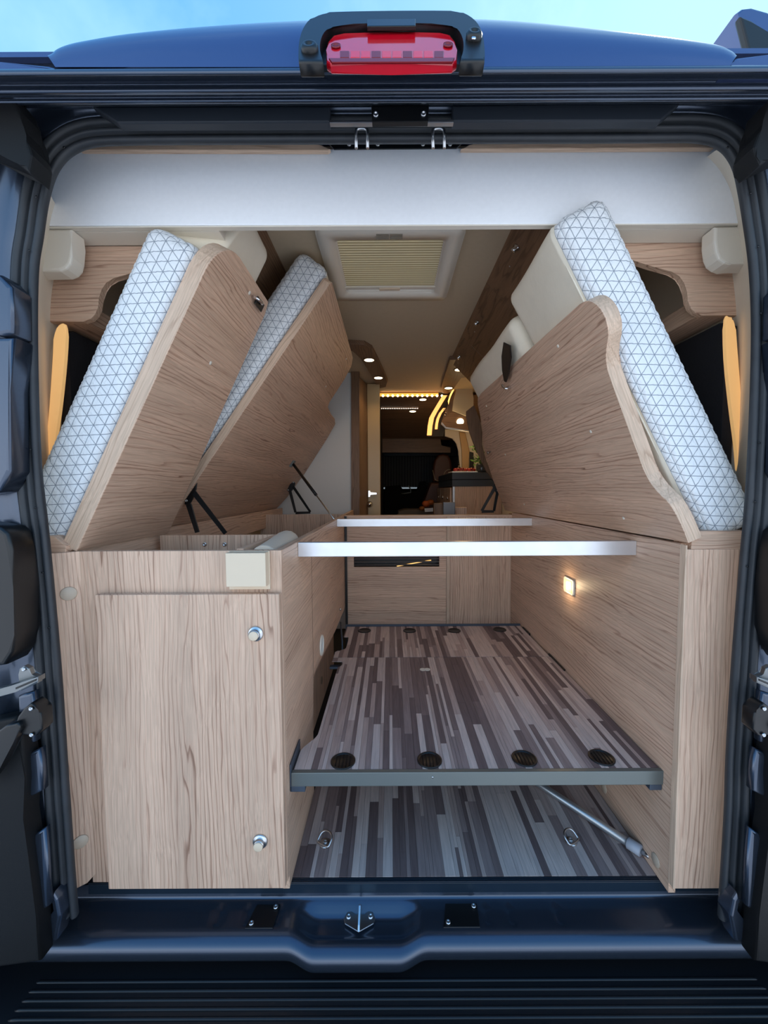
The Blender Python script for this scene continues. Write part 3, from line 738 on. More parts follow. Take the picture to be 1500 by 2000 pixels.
# long garage side board (left), with its angled cut-out towards the back
px = [(612, 1440), (612, 1321), (622, 1297), (640, 1262), (655, 1232), (668, 1200), (672, 1192)]
pts = [(lambda p: (p.y, p.z))(at(x, y, X=GL)) for x, y in px]
yb = 1.90
lw = prism('garage_side_board', [(.016, 0), (pts[0][0], 0)] + pts + [(1.32, pts[-1][1] + .02), (1.32, GT - .10), (yb, GT - .10), (yb, GT), (.016, GT)], ((GL, 0, 0), (0, 1, 0), (0, 0, 1), (-1, 0, 0)), .018, WY, lc, bev=.0008)
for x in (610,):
    p = at(x, 1200, X=GL); box('board_joint', GL - .001, GL + .0008, p.y - .0012, p.y + .0012, .36, GT - .02, mat('joint_shadow_brown', (120, 92, 74), .6), lw, 0)  # shadow of the seam, laid on as a thin brown strip
box('recess_board', -.345, -.333, .45, 1.30, 0, .60, WZ, lc, 0)
for z in (.33, .12): cap((-.333, at(628, 1328, X=-.333).y, z), (1, 0, 0), .018, lc, mat('shaded_cap', (150, 130, 110), .5))  # caps coloured darker to carry the shade of the recess
p = at(628, 1260, X=GL + .001)
pass_ring = [(p.y + .030 * math.cos(a), p.z + .036 * math.sin(a)) for a in [2 * math.pi * i / 24 for i in range(24)]]
tube('cable_ring', [(GL + .002, y, z) for y, z in pass_ring], .004, CREAMPL, lc, 8, True)
prism('ring_insert', pass_ring, ((GL + .0005, 0, 0), (0, 1, 0), (0, 0, 1), (-1, 0, 0)), .001, mat('pale_grey_plastic', (200, 206, 212), .4), lc, bev=0)
p = at(663, 1190, X=GL); lathe('knob', [(.006, 0), (.007, .006), (.004, .010), (0, .011)], p, (1, 0, 0), STEEL, lc, 12)
# inner boards of the box, seen over the top edge
tb = box('cross_board', -.74, -.365, .31, .326, .55, .888, WZ, lc, .001)
for x in (400, 439):
    p = at(x, 1063, Y=.31); bolt(p, (0, -1, 0), .007, tb)
box('inner_board', -.380, -.362, .016, .31, .55, .887, WY, lc, .001)
box('rear_cross_board', -.80, GL - .018, 1.47, 1.486, .55, .882, WZ, lc, .001)
box('wall_rail', -.78, -.765, .016, 1.85, .80, .905, WY, lc, .001)
dk = tube('air_duct', spline([(-.318, .03, .858), (-.318, .10, .862), (-.318, .18, .868), (-.318, .26, .872), (-.318, .285, .85)], 4), .035, mat('pale_hose', (206, 190, 172), .7), None, 14)
prop(dk, 'pale rounded hose lying inside the left box beside the garage wall', 'hose')
# splayed board at the far left with two screw caps
sp = thing('pillar_board', 'narrow upright wooden board with two round caps beside the left seal', 'board', (-.77, -.02, 0))
pa, pb = Vector((-.822, -.055)), Vector((-.752, .002))
e1 = Vector((pb.x - pa.x, pb.y - pa.y, 0)); wdt = e1.length; e1.normalize(); nn = Vector((-e1.y, e1.x, 0))
prism('board', [(0, .045), (wdt - .02, .045), (wdt, .06), (wdt, .885), (0, .885)], ((pa.x, pa.y, 0), e1, (0, 0, 1), nn), .014, WZ, sp)
for (x, y) in ((134, 1160), (157, 1645)):
    o = at(x, y, Y=-.018); s = max(.03, (Vector((o.x, o.y)) - pa).length)
    c = Vector((pa.x, pa.y, o.z)) + e1 * min(s, wdt - .019); cap(c - nn * .0003, -nn, .0165, sp)
# mitred end blocks on top
for s in (-1, 1):
    if s < 0: q = [(60, 1047), (104, 1047), (128, 1066), (128, 1082), (60, 1083)]
    else: q = [(1352, 1048), (1368, 1037), (1490, 1037), (1490, 1073), (1350, 1073)]
    bk = front('rail_end', q, -.012 if s < 0 else -.016, .06, WX, None, bev=.001)
    prop(bk, 'mitred wooden rail end on top of the %s cabinet' % ('left' if s < 0 else 'right'), 'rail end', 'mitred rail ends')

# ================================================================== RIGHT CABINET
rc = thing('bed_box', 'wooden box under the right bed holding the small lit lamp', 'cabinet', (.75, .5, 0))
box('side_board', GR, GR + .018, .0, 1.33, 0.0, GT + .012, WY, rc, .001)
box('front_board', GR - .0005, .845, -.018, 0, .030, GT, WZ, rc, .0015)
box('edge_strip', GR - .002, GR + .002, -.0185, .0005, .030, GT + .010, EDGEZ, rc, .0005)
for (x, y) in ((1281, 1680), (1180, 1538)):
    p = at(x, y, X=GR); cap(p, (-1, 0, 0), .0165, rc)
box('top_ledge', GR + .0185, .92, .0, 1.45, GT - .02, GT, WY, rc, .001)
lp_ = thing('garage_lamp', 'small lit rectangular lamp set in the right garage wall', 'lamp', at(1113, 1144, X=GR))
c = at(1113, 1144, X=GR)
fr = lambda a, b_, h, g: rrect(c.y - a, c.y + a, c.z - b_, c.z + b_, g)
prism('bezel', fr(.042, .030, 0, .008), ((GR - .0005, 0, 0), (0, 1, 0), (0, 0, 1), (-1, 0, 0)), .006, CREAMPL, lp_, bev=.002)
prism('diffuser', fr(.031, .022, 0, .005), ((GR - .0062, 0, 0), (0, 1, 0), (0, 0, 1), (-1, 0, 0)), .002, emis('warm_lamp', (255, 196, 110), 1.6), lp_, bev=.0008)
prism('bulb', fr(.010, .016, 0, .006), ((GR - .0083, 0, 0), (0, 1, 0), (0, 0, 1), (-1, 0, 0)), .002, emis('warm_bulb', (255, 240, 190), 5), lp_, bev=.0008)
pl = bpy.data.lights.new('lamp_glow', 'POINT'); pl.energy = .35; pl.color = (1, .75, .45); pl.shadow_soft_size = .02
plo = bpy.data.objects.new('lamp_glow', pl); COL.objects.link(plo); plo.location = c + Vector((-.03, 0, 0)); plo.parent = lp_; plo.matrix_parent_inverse = Matrix.Translation(lp_.location).inverted()

# garage back wall: panel with vent slot, upright board
bw = thing('garage_back_panel', 'wooden panel with a slotted vent closing the back of the garage', 'panel', (0, 1.33, 0))
YB = 1.33
v0, v1 = at(691, 1088, Y=YB), at(858, 1107, Y=YB)
zt, zbm = v0.z, v1.z
box('panel_upper', GL + .002, .326, YB, YB + .016, zt, GT - .012, WX, bw, .0005)
box('panel_lower', GL + .002, .326, YB, YB + .016, 0, zbm, WX, bw, .0005)
box('panel_side', GL + .002, v0.x, YB, YB + .016, zbm, zt, WX, bw, 0)
box('panel_side', v1.x, .326, YB, YB + .016, zbm, zt, WX, bw, 0)
box('vent_backing', v0.x - .01, v1.x + .01, YB + .06, YB + .065, zbm - .02, zt + .02, BLACK, bw, 0)
for i in range(3):
    z = zbm + (zt - zbm) * (i + .6) / 3.2; box('vent_slat', v0.x, v1.x, YB + .003, YB + .014, z - .003, z + .003, mat('dark_slat_%d' % i, (58, 44, 36), .4), bw, .0005)
pa, pb = at(775, 1106, Y=YB + .05), at(842, 1094, Y=YB + .05)
tube('led_glow_strip', [(pa.x, YB + .05, pa.z), (pb.x, YB + .05, pb.z)], .003, emis('vent_led_reflection', (255, 200, 120), 1.2), bw, 6)  # glowing tube stands in for an LED reflection in the vent
box('divider', .327, .345, YB - .006, YB + .016, 0, GT - .008, EDGEZ, bw, .001)
box('top_cap', GL, GR, YB - .004, YB + .05, GT - .012, GT - .002, WX, bw, .001)
ub = box('upright_board', .346, GR, YB + .002, YB + .018, 0, GT - .012, WZ, None, .0005)
prop(ub, 'upright-grained wooden board at the right of the garage back', 'board')
dp = box('dark_gap_post', GL + .0015, GL + .014, YB - .02, YB - .002, 0, .88, BLACK, bw, .001)

# ================================================================== CROSS BARS
for i, (Y, z0, z1, lab_) in enumerate(((.17, .840, .881, 'nearer aluminium cross bar spanning the garage'), (1.0, .849, .887, 'farther aluminium cross bar spanning the garage'))):
    bar = box('cross_bar', GL + .0005, GR - .0005, Y, Y + .022, z0, z1, ALU, None, .0012)
    prop(bar, lab_, 'metal bar', 'aluminium cross bars over the garage')

# ================================================================== LOAD SHELF
ls = thing('load_shelf', 'folding load shelf with striped top and black cups inside the garage', 'shelf', (.2, .5, .28))
ZS = .298
def ledge(y):
    if y < .115: return -.256
    if y < .20: return -.256 + .036 * smooth01((y - .115) / .085)
    if y < .66: return -.220
    if y < .69: return -.205 + .0 * y
    if y < .70: return -.205 - .05 * smooth01((y - .69) / .01)
    if y < .80: return -.252
    if y < .84: return -.252 + .042 * smooth01((y - .80) / .04)
    if y < .98: return -.208
    return -.236
b1 = box('board', -.212, .700, .046, .738, ZS - .018, ZS - .0032, mat('shelf_core', (70, 60, 58), .6), ls, 0)
b2 = box('board', -.205, .694, .742, 1.13, ZS - .018, ZS - .0032, bpy.data.materials['shelf_core'], ls, 0)
def ledge2(y): return ledge(y)
na = strips(b1, -.256, .702, .046, .738, ZS, .003, .010, .024, .20, .55, ledge)
nb_ = strips(b2, -.256, .696, .742, 1.13, ZS, .003, .011, .024, .18, .42, ledge)
fr_ = box('front_rail', -.260, .712, .032, .0455, ZS - .036, ZS + .001, RAILM, ls, .0015)
lathe('screw', [(.003, 0), (.002, .0015), (0, .0016)], (at(845, 1512, Y=.032).x, .032, ZS - .012), (0, -1, 0), STEEL, fr_, 10)
box('rear_rail', -.243, .697, 1.131, 1.141, ZS - .02, ZS + .010, RAILB, ls, .001)
for (x, y) in ((670, 1487), (839, 1485), (1024, 1482), (1175, 1480), (712, 1232), (800, 1232), (887, 1232), (976, 1230)):
    p = at(x, y, Z=ZS)
    cu = lathe('cup', [(.0335, 0), (.0335, .0022), (.0315, .0034), (.0290, .0030), (.0275, .0008), (.0270, .0004), (0, .0004)], (p.x, p.y, ZS + .0002), (0, 0, 1), BLACK, ls, 32)
    if y > 1300:
        for q in range(-2, 3):
            hw = math.sqrt(.026 ** 2 - (q * .009) ** 2)
            box('grille_bar', p.x + q * .009 - .0015, p.x + q * .009 + .0015, p.y - hw, p.y + hw, ZS + .0005, ZS + .0018, BLACKMATT, cu, 0)
p = at(830, 1308, Z=ZS)
for dx in (-.009, .009): lathe('finger_plate', [(.0125, 0), (.0125, .0015), (.011, .002), (.007, .0012), (0, .001)], (p.x + dx, p.y, ZS + .0003), (0, 0, 1), CREAMPL, ls, 18)
box('bracket', -.2635, -.225, .034, .09, ZS - .052, ZS - .037, RAILB, ls, .001)
box('bracket', .672, .7035, .034, .09, ZS - .052, ZS - .037, RAILB, ls, .001)
box('bracket_cheek', -.2640, -.2605, .034, .14, ZS - .05, ZS + .022, RAILB, ls, .0005)
for (y0, y1) in ((.60, .76), (1.0, 1.1)):
    box('side_clip', .6975, .7035, y0, y1, ZS - .01, ZS + .006, BLACK, ls, .001)
for Y in (.70, .84):
    box('hook', -.262, -.215, Y - .012, Y + .012, ZS - .03, ZS - .019, RAILB, ls, .003)
tube('stay', [(-.255, 1.02, .36), (-.235, .92, .30), (-.232, .90, .24)], .004, RAILB, ls, 8)

# telescopic pole on the floor
tp = thing('telescopic_pole', 'grey telescopic pole lying on the load floor under the shelf', 'pole', (.6, .2, 0))
pe, pf = at(1236, 1652, Z=.017), at(1048, 1528, Z=.017)
dv = (pf - pe).normalized(); pt_ = at(1268, 1672, Z=.016)
tube('tube', [pe, pe + dv * ((pf - pe).length + .28)], .0115, mat('satin_grey_metal', (176, 180, 184), .35, .8), tp, 16)
tube('collar', [pe - dv * .022, pe - dv * .020, pe + dv * .012, pe + dv * .014], [.013, .0155, .0155, .013], mat('grey_collar', (170, 174, 184), .45), tp, 16)
tube('inner_rod', [pe - dv * .02, pe - dv * .062], .0065, STEEL, tp, 12)
tube('hook_tip', spline([pe - dv * .060, pe - dv * .068 + Vector((0, 0, .0)), pe - dv * .070 + Vector((-.006, -.006, -.004)), pe - dv * .064 + Vector((-.013, -.008, -.007))], 3), .0038, STEEL, tp, 8)
# lashing rings
for (x, y, lab_, a) in ((635, 1645, 'zinc lashing ring on the floor near the left cabinet', -.5), (1115, 1641, 'zinc lashing ring on the floor beside the telescopic pole', .5)):
    p = at(x, y, Z=.004); r = thing('lashing_ring', lab_, 'lashing ring', (p.x, p.y, 0), 'lashing rings on the load floor')
    lathe('base_plate', [(.017, 0), (.017, .002), (.013, .004), (0, .004)], (p.x, p.y, .0002), (0, 0, 1), STEEL, r, 20)
    bolt((p.x, p.y, .004), (0, 0, 1), .007, r)
    tilt = .55
    D = [(-.016, 0), (.016, 0), (.020, .010), (.018, .024), (.008, .032), (-.008, .032), (-.018, .024), (-.020, .010)]
    D = spline([Vector((u, v)) for u, v in D], 4, True)
    R_ = Matrix.Rotation(a, 3, 'Z')
    tube('ring', [Vector((p.x, p.y, .0042)) + R_ @ Vector((q.x, -.012 + q.y * math.cos(tilt), .003 + max(0, q.y) * math.sin(tilt))) for q in D], .0028, STEEL, r, 8, True)

# ================================================================== BEDS
def frame_left(X, Z, th): c, s = math.cos(th), math.sin(th); return Vector((X, 0, Z)), Vector((c, 0, s)), Vector((0, 1, 0)), Vector((-s, 0, c))
def frame_right(X, Z, th): c, s = math.cos(th), math.sin(th); return Vector((X, 0, Z)), Vector((-c, 0, s)), Vector((0, 1, 0)), Vector((s, 0, c))

def mattress(name, label, fr, u0, u1, v0, v1, w0, w1, r=.03, umax=None, border=.028, quilt=True, shear=0):
    o, eu, ey, en = fr
    def axis(a, b, step, dense=False):
        n = max(2, int(round((b - a) / step))); L = [a + (b - a) * i / n for i in range(n + 1)]
        if dense:
            L = [a + q for q in (0, .004, .008, .013, .018, .024, .03, .036, .045)] + [a + .06 + (b - a - .10) * i / 10 for i in range(11)] + [b - .03, b - .018, b - .008, b]
        return L
    U, Vv, Wv = axis(u0, u1, .0065), axis(v0, v1, .02, True), axis(w0, w1, .0065)
    nu, nv, nw = len(U) - 1, len(Vv) - 1, len(Wv) - 1
    idx = {}; verts = []; uvs = []; quiltf = []
    def vid(i, j, k):
        if (i, j, k) in idx: return idx[(i, j, k)]
        p = Vector((U[i], Vv[j], Wv[k]))
        q = Vector((min(max(p.x, u0 + r), u1 - r), min(max(p.y, v0 + r), v1 - r), min(max(p.z, w0 + r), w1 - r)))
        d = p - q
        nn = d.normalized() if d.length > 1e-9 else Vector((0, 0, 1))
        # move onto rounded box
        pr = q + nn * r
        a_ = p.x; b_ = p.z - (p.y - v0) if p.z < (w0 + w1) / 2 else p.z + (p.y - v0)
        front_ = (p.y - v0) <= border + 1e-6
        if quilt and front_:
            m_ = 1
            for ph in (0, 60, 120):
                f = (a_ * math.sin(math.radians(ph)) - b_ * math.cos(math.radians(ph))) / QS
                f = f - math.floor(f); m_ = min(m_, min(f, 1 - f) * 2)
            pr = pr + nn * (.0035 * (min(m_ * 2.2, 1) ** .7))
        else:
            pr = pr + nn * (.004 * math.sin(p.x * 9 + p.y * 5) * math.sin(p.y * 11 + 1) + .002)
        if umax:
            f = umax(pr.y, (p.z - w0) / (w1 - w0)); pr.x = u0 + (pr.x - u0) * (f - u0) / (u1 - u0)
        w = o + eu * (pr.x + shear * pr.y) + ey * pr.y + en * pr.z
        idx[(i, j, k)] = len(verts); verts.append(w); uvs.append((a_, b_)); quiltf.append(front_)
        return idx[(i, j, k)]
    F = []; mi = []
    def quad(a, b, c, d):
        F.append((a, b, c, d)); mi.append(0 if all(quiltf[q] for q in (a, b, c, d)) and quilt else 1)
    for i in range(nu):
        for k in range(nw):
            quad(vid(i, 0, k), vid(i + 1, 0, k), vid(i + 1, 0, k + 1), vid(i, 0, k + 1))
            quad(vid(i, nv, k), vid(i, nv, k + 1), vid(i + 1, nv, k + 1), vid(i + 1, nv, k))
        for j in range(nv):
            quad(vid(i, j, 0), vid(i, j + 1, 0), vid(i + 1, j + 1, 0), vid(i + 1, j, 0))
            quad(vid(i, j, nw), vid(i + 1, j, nw), vid(i + 1, j + 1, nw), vid(i, j + 1, nw))
    for j in range(nv):
        for k in range(nw):
            quad(vid(0, j, k), vid(0, j, k + 1), vid(0, j + 1, k + 1), vid(0, j + 1, k))
            quad(vid(nu, j, k), vid(nu, j + 1, k), vid(nu, j + 1, k + 1), vid(nu, j, k + 1))
    me = bpy.data.meshes.new(name); me.from_pydata([tuple(v) for v in verts], [], F); me.update()
    ul = me.uv_layers.new(name='UVMap')
    for lp2 in me.loops: ul.data[lp2.index].uv = uvs[lp2.vertex_index]
    t = thing(name, label, 'mattress', o + ey * v0, 'mattresses tilted up with the beds')
    ob = obj('quilted_cover', me, [QUILT, COVER], t, None, True)
    for p_, m_ in zip(me.polygons, mi): p_.material_index = m_
    # piping along the seam between border and underside
    if quilt:
        vs = v0 + border + .003; pts_ = []
        for i in range(0, nu + 1, 4):
            u = min(max(U[i], u0 + .03), u1 - .03)
            uu = u if not umax else u0 + (u - u0) * (umax(vs, 0) - u0) / (u1 - u0)
            pts_.append(o + eu * (uu + shear * vs) + ey * vs + en * (w0 - .002))
        tube('piping', pts_, .0028, COVER, t, 6)
    return t

def bed_board(name, label, fr, outline, thick, sgn=1):
    o, eu, ey, en = fr
    t = thing(name, label, 'bed board', o, 'raised bed boards')
    # right-handed local frame: x = up the slope, y = along the van, z = towards the mattress or away
    z = eu.cross(ey)
    n = z if sgn > 0 else -z
    pan = prism('panel', outline, (o, eu, ey, z), thick if sgn > 0 else -thick, WY, t, bev=.0015, local=True, sidemat=EDGE)
    return t, pan

# left near bed
F1 = frame_left(-.762, .886, math.radians(63.2))
def arc(cx, cy, r, a0, a1, n=8): return [(cx + r * math.cos(math.radians(a0 + (a1 - a0) * i / n)), cy + r * math.sin(math.radians(a0 + (a1 - a0) * i / n))) for i in range(n + 1)]
out1 = [(.0, .40), (.0, .002)] + arc(.835 - .10, .102, .10, -90, 0) + [(.835, .345), (.80, .36), (.40, .375)]
bd1, pn1 = bed_board('bed_board', 'raised wooden bed board nearest the left seal with rounded top corner', F1, out1, .040)
# chamfer piece at the lower end of the board
ch = prism('mitre_block', [(-.002, 0), (-.002, .012), (-.030, .040), (0, .040), (0, 0)], (F1[0] + F1[2] * .003, F1[1], F1[3], F1[2]), .38, EDGEY, bd1, bev=.0005)
def um1(v, w): return .786 + .185 * smooth01((v - .07) / .07)
m1 = mattress('mattress', 'near left mattress with white quilted end tilted up beside the seal', F1, -.055, .80, .012, .335, .043, .175, .032, um1)
for (x, y) in ((411, 709), (487, 572)):
    d = FW + RT * ((x - CXP) / FPX) - UP * ((y - CYP) / FPX)
    tt = (F1[0] - CAM).dot(F1[3]) / d.dot(F1[3]); lathe('dowel_cap', [(.006, 0), (.005, .002), (0, .002)], CAM + d * tt, -F1[3], CREAMPL, bd1, 12)
p = on(F1, 492, 578)
stp = tube('latch_hook', spline([p - F1[3] * .004, p - F1[3] * .020, p - F1[3] * .026 + F1[2] * .02, p - F1[3] * .012 + F1[2] * .035], 4), .0045, CHROME, bd1, 8)
pq = on(F1, 522, 572)
prism('strap', [(-.012, 0), (.012, 0), (.012, .055), (-.012, .055)], (p + F1[2] * .015 - F1[3] * .006, F1[1], F1[2], -F1[3]), .006, BLACK, bd1, bev=.002)

# left far bed: aisle part is cut back with an S curve
F2 = frame_left(-.80, .90, math.radians(54.5))
L2 = 1.04
def on2(x, y):
    p = on(F2, x, y) - F2[0]; return (p.dot(F2[1]), p.dot(F2[2]))
sc = [(688, 684), (690, 698), (686, 716), (672, 742), (655, 768), (643, 786), (640, 796), (646, 808), (654, 818), (655, 828), (640, 855), (595, 925), (560, 972), (537, 998)]
sc = [on2(x, y) for x, y in sc]
far2 = [(min(u, L2 - .002), v) for u, v in sc]; far2[-1] = (.0, far2[-1][1])
out2 = [(0, .445), (L2 - .012, .445), (L2, .455)] + far2
bd2, pn2 = bed_board('bed_board', 'longer raised wooden bed board behind the near left one', F2, out2, .030)
def um2(v): return 1.07
m2 = mattress('mattress', 'far left mattress with grey quilted end between the two left bed boards', F2, .02, 1.07, .450, .95, .034, .155, .032)
for (x, y) in ((676, 701), (636, 755)):
    lathe('dowel_cap', [(.006, 0), (.005, .002), (0, .002)], on(F2, x, y), -F2[3], CREAMPL, bd2, 12)

# right bed
F3 = frame_right(.702, .900, math.radians(66))
def on3(x, y):
    p = on(F3, x, y) - F3[0]; return (p.dot(F3[1]), p.dot(F3[2]))
near3 = [(1345, 1062), (1330, 1025), (1308, 985), (1285, 962), (1262, 930), (1245, 885), (1230, 845), (1212, 795), (1194, 745), (1184, 712), (1184, 682), (1188, 655), (1184, 628), (1174, 606), (1160, 592), (1146, 588), (1132, 594)]
near3 = [on3(x, y) for x, y in near3]
far3 = [on3(x, y) for x, y in [(940, 768), (933, 778), (933, 790), (938, 812), (942, 840), (942, 862), (948, 892), (962, 935), (988, 1000)]]
far3[-1] = (.002, far3[-1][1]); near3[0] = (.002, near3[0][1])
sm = [(p.x, p.y) for p in spline([Vector(p) for p in near3], 3)]
out3 = sm + far3
bd3, pn3 = bed_board('bed_board', 'raised wooden bed board on the right with an S-curved near edge', F3, out3, .034, -1)
for (x, y) in ((1090, 676), (1154, 843), (950, 793), (987, 888), (1024, 985), (1218, 1012)):
    lathe('dowel_cap', [(.005, 0), (.004, .002), (0, .002)], on(F3, x, y), -F3[3], CREAMPL, bd3, 12)
p = on(F3, 958, 882); lathe('stop_pin', [(.004, 0), (.004, .012), (.009, .013), (.009, .018), (0, .018)], p, -F3[3], STEEL, bd3, 12)
# strap with hook at the top edge
ps = [on(F3, 997, 755), on(F3, 990, 748), on(F3, 987, 720), on(F3, 993, 675)]
tube('latch_hook', spline([ps[0], ps[0] - F3[3] * .02, ps[1] - F3[3] * .02], 4), .005, CHROME, bd3, 8)
FS = (F3[0] - F3[3] * .014, F3[1], F3[2], -F3[3])
SPX = [(on(FS, x, y) - FS[0]) for x, y in [(985, 668), (998, 674), (1000, 698), (995, 730), (990, 746), (986, 744), (982, 722), (981, 695)]]
prism('strap', [(q.dot(F3[1]), q.dot(F3[2])) for q in SPX], FS, .004, BLACK, bd3, bev=.001)

FM = frame_right(.785, .893, math.radians(62.3))
m3 = mattress('mattress', 'near right mattress with white quilted end leaning in front of the fascia', FM, -.005, .865, .002, .385, .0, .134, .034, lambda v, w: .865 - .08 * w * smooth01((v - .012) / .032))
F4 = frame_right(.742, .905, math.radians(63.5))
m4 = mattress('mattress', 'far right mattress showing its cream underside behind the board', F4, .03, .775, .40, 1.10, .0, .12, .034, None, .028, False)

# lift hinges (black scissor arms) and gas strut
def flat_bar(name, a, b_, w, t, m, parent):
    a, b_ = Vector(a), Vector(b_); d = (b_ - a).normalized(); s = d.cross(Vector((0, 1, 0))).normalized()
    L = (b_ - a).length
    return prism(name, [(0, -w), (L, -w * .8), (L, w * .8), (0, w)], (a, d, s, (0, 1, 0)), t, m, parent, bev=.0008)
for (Y, br, a1_, a2_, lab_, yy) in (
        (.455, [(365, 962), (372, 940), (380, 933), (385, 938), (383, 955), (376, 975), (369, 988), (360, 985)], ((368, 985), (385, 1040)), ((378, 962), (440, 1042)), 'black lift hinge between the two left bed boards', ((380, 938), (372, 950), (364, 978))),
        (1.72, [(560, 958), (566, 946), (573, 940), (577, 944), (574, 954), (567, 962)], ((566, 958), (577, 1001)), ((572, 950), (606, 1000)), 'black lift hinge at the far end of the left bed', ((573, 942), (563, 957))),
        (1.46, [(962, 950), (968, 938), (974, 950), (976, 962), (968, 962)], ((968, 950), (941, 998)), ((972, 960), (965, 998)), 'black lift hinge at the far end of the right bed', ((968, 945), (972, 958)))):
    h = thing('lift_hinge', lab_, 'hinge', at(*a1_[1], Y=Y), 'black bed lift hinges')
    front('bracket', br, Y, .006, BLACK, h)
    flat_bar('arm', at(*a1_[0], Y=Y - .004), at(*a1_[1], Y=Y - .004), .010, .005, BLACK, h)
    flat_bar('arm', at(*a2_[0], Y=Y - .010), at(*a2_[1], Y=Y - .010), .009, .005, BLACKMATT, h)
    if Y > 1:
        flat_bar('foot', at(a1_[1][0], a1_[1][1] + 1, Y=Y), at(a2_[1][0], a2_[1][1] + 1, Y=Y), .009, .006, BLACK, h)
    for q in yy: bolt(at(*q, Y=Y - .001), (0, -1, 0), .005, h)
gs = thing('gas_strut', 'thin black gas strut holding up the left bed board', 'gas strut', (GL - .01, .95, GT))
pA = on(F2, 570, 905) - F2[3] * .012; pB = Vector((GL - .012, 1.0, GT))
q_ = pA.lerp(pB, .60)
tube('cylinder', [pA, q_], .0085, BLACK, gs, 12); tube('rod', [q_, pB], .004, STEEL, gs, 8)
prism('mount', [(-.022, -.022), (.022, -.022), (.022, .022), (-.022, .022)], (pA + F2[3] * .012, F2[1], F2[2], -F2[3]), .010, RAILM, gs)

# ================================================================== LIVING AREA BEHIND THE BEDS
WARM = (1, .66, .30)
def spot(x, y, Z, lab_, nrm=(0, 0, -1), r=.030, e=.55):
    p = at(x, y, Z=Z); t = thing('ceiling_spot', lab_, 'spotlight', p, 'warm round spotlights')
    lathe('ring', [(r * 1.25, 0), (r * 1.2, .004), (r, .005), (r, .003)], p, nrm, DWX, t, 20)
    lathe('lens', [(r, 0), (r, .003), (0, .0035)], p + Vector(nrm) * .002, nrm, SPOTM, t, 20)
    L = bpy.data.lights.new('spot_glow', 'SPOT'); L.energy = e * 4; L.color = WARM; L.spot_size = 2.2; L.spot_blend = .8; L.shadow_soft_size = .03
    lo = bpy.data.objects.new('spot_glow', L); COL.objects.link(lo); lo.location = p + Vector(nrm) * .012
    lo.rotation_euler = (-Vector(nrm)).to_track_quat('Z', 'Y').to_euler(); lo.parent = t; lo.matrix_parent_inverse = Matrix.Translation(t.location).inverted()
    return t
SPOTM = emis('warm_white_led', (255, 236, 190), 6)
# pelmets
pm_ = thing('light_rail', 'dark wooden light rail with two spots above the washroom door', 'light rail', (-.15, 1.8, 1.85), 'wooden light rails')
ZP = 1.845
pp = [(680, 672), (712, 674), (727, 683), (738, 704), (750, 730), (757, 746), (754, 756), (740, 759)]
inner = [(738, 758), (730, 742), (716, 718), (704, 700), (690, 686), (672, 680)]
P2 = [(lambda p: (p.x, p.y))(at(x, y, Z=ZP)) for x, y in pp + inner]
prism('rail', P2, ((0, 0, ZP), (1, 0, 0), (0, 1, 0), (0, 0, 1)), .03, DWY, pm_, bev=.004, seg=3)
spot(721, 702, ZP, 'nearer spotlight in the light rail above the washroom door'); spot(739, 737, ZP, 'farther spotlight in the light rail above the washroom door')
pm2 = thing('light_rail', 'dark wooden light rail with two spots right of the ceiling', 'light rail', (.4, 2, 1.85), 'wooden light rails')
P3 = [(lambda p: (p.x, p.y))(at(x, y, Z=ZP)) for x, y in [(878, 703), (862, 757), (864, 768), (874, 770), (884, 762), (900, 738), (925, 735), (935, 700)]]
prism('rail', P3, ((0, 0, ZP), (1, 0, 0), (0, 1, 0), (0, 0, 1)), .03, DWY, pm2, bev=.004, seg=3)
spot(897, 721, ZP, 'nearer spotlight in the right light rail'); spot(876, 757, ZP, 'farther spotlight in the right light rail')
# washroom door and post
post = front('door_post', [(686, 690), (702, 690), (702, 1010), (686, 1010)], 1.90, .05, DWZ, None)
prop(post, 'brown upright post beside the washroom door', 'post')
wd = thing('washroom_door', 'narrow wooden washroom door lit from above with chrome lever handle', 'door', (-.15, 2.2, 0))
pa, pb = at(702, 900, Y=1.96), at(718, 900, Y=2.15); pc = at(743, 900, Y=2.22)
raw('reveal', [(pa.x, pa.y, 0), (pb.x, pb.y, 0), (pb.x, pb.y, 1.85), (pa.x, pa.y, 1.85)], [(0, 1, 2, 3)], DWZ, wd)
prism('leaf', [(pb.x, .0), (pc.x, .0), (pc.x, 1.85), (pb.x, 1.85)], XZ(2.15), .03, mat('gold_beige_laminate', (196, 168, 124), .35), wd, bev=.004)
lv = front('lever_handle', [(719, 958), (723, 958), (723, 962), (736, 962), (736, 966), (723, 966), (723, 971), (719, 971)], 2.13, .02, CHROME, wd, bev=.002)
p = at(722, 985, Y=2.14); lathe('lock_knob', [(.024, 0), (.024, .006), (.016, .010), (.016, .03), (0, .032)], p, (0, -1, 0), CHROME, wd, 16)
# living area filling wall left of the aisle so that daylight does not leak
prop(box('wall_aisle', -.30, -.085, 2.24, 5.2, 0, ZC, DARK, None, 0), kind='structure')

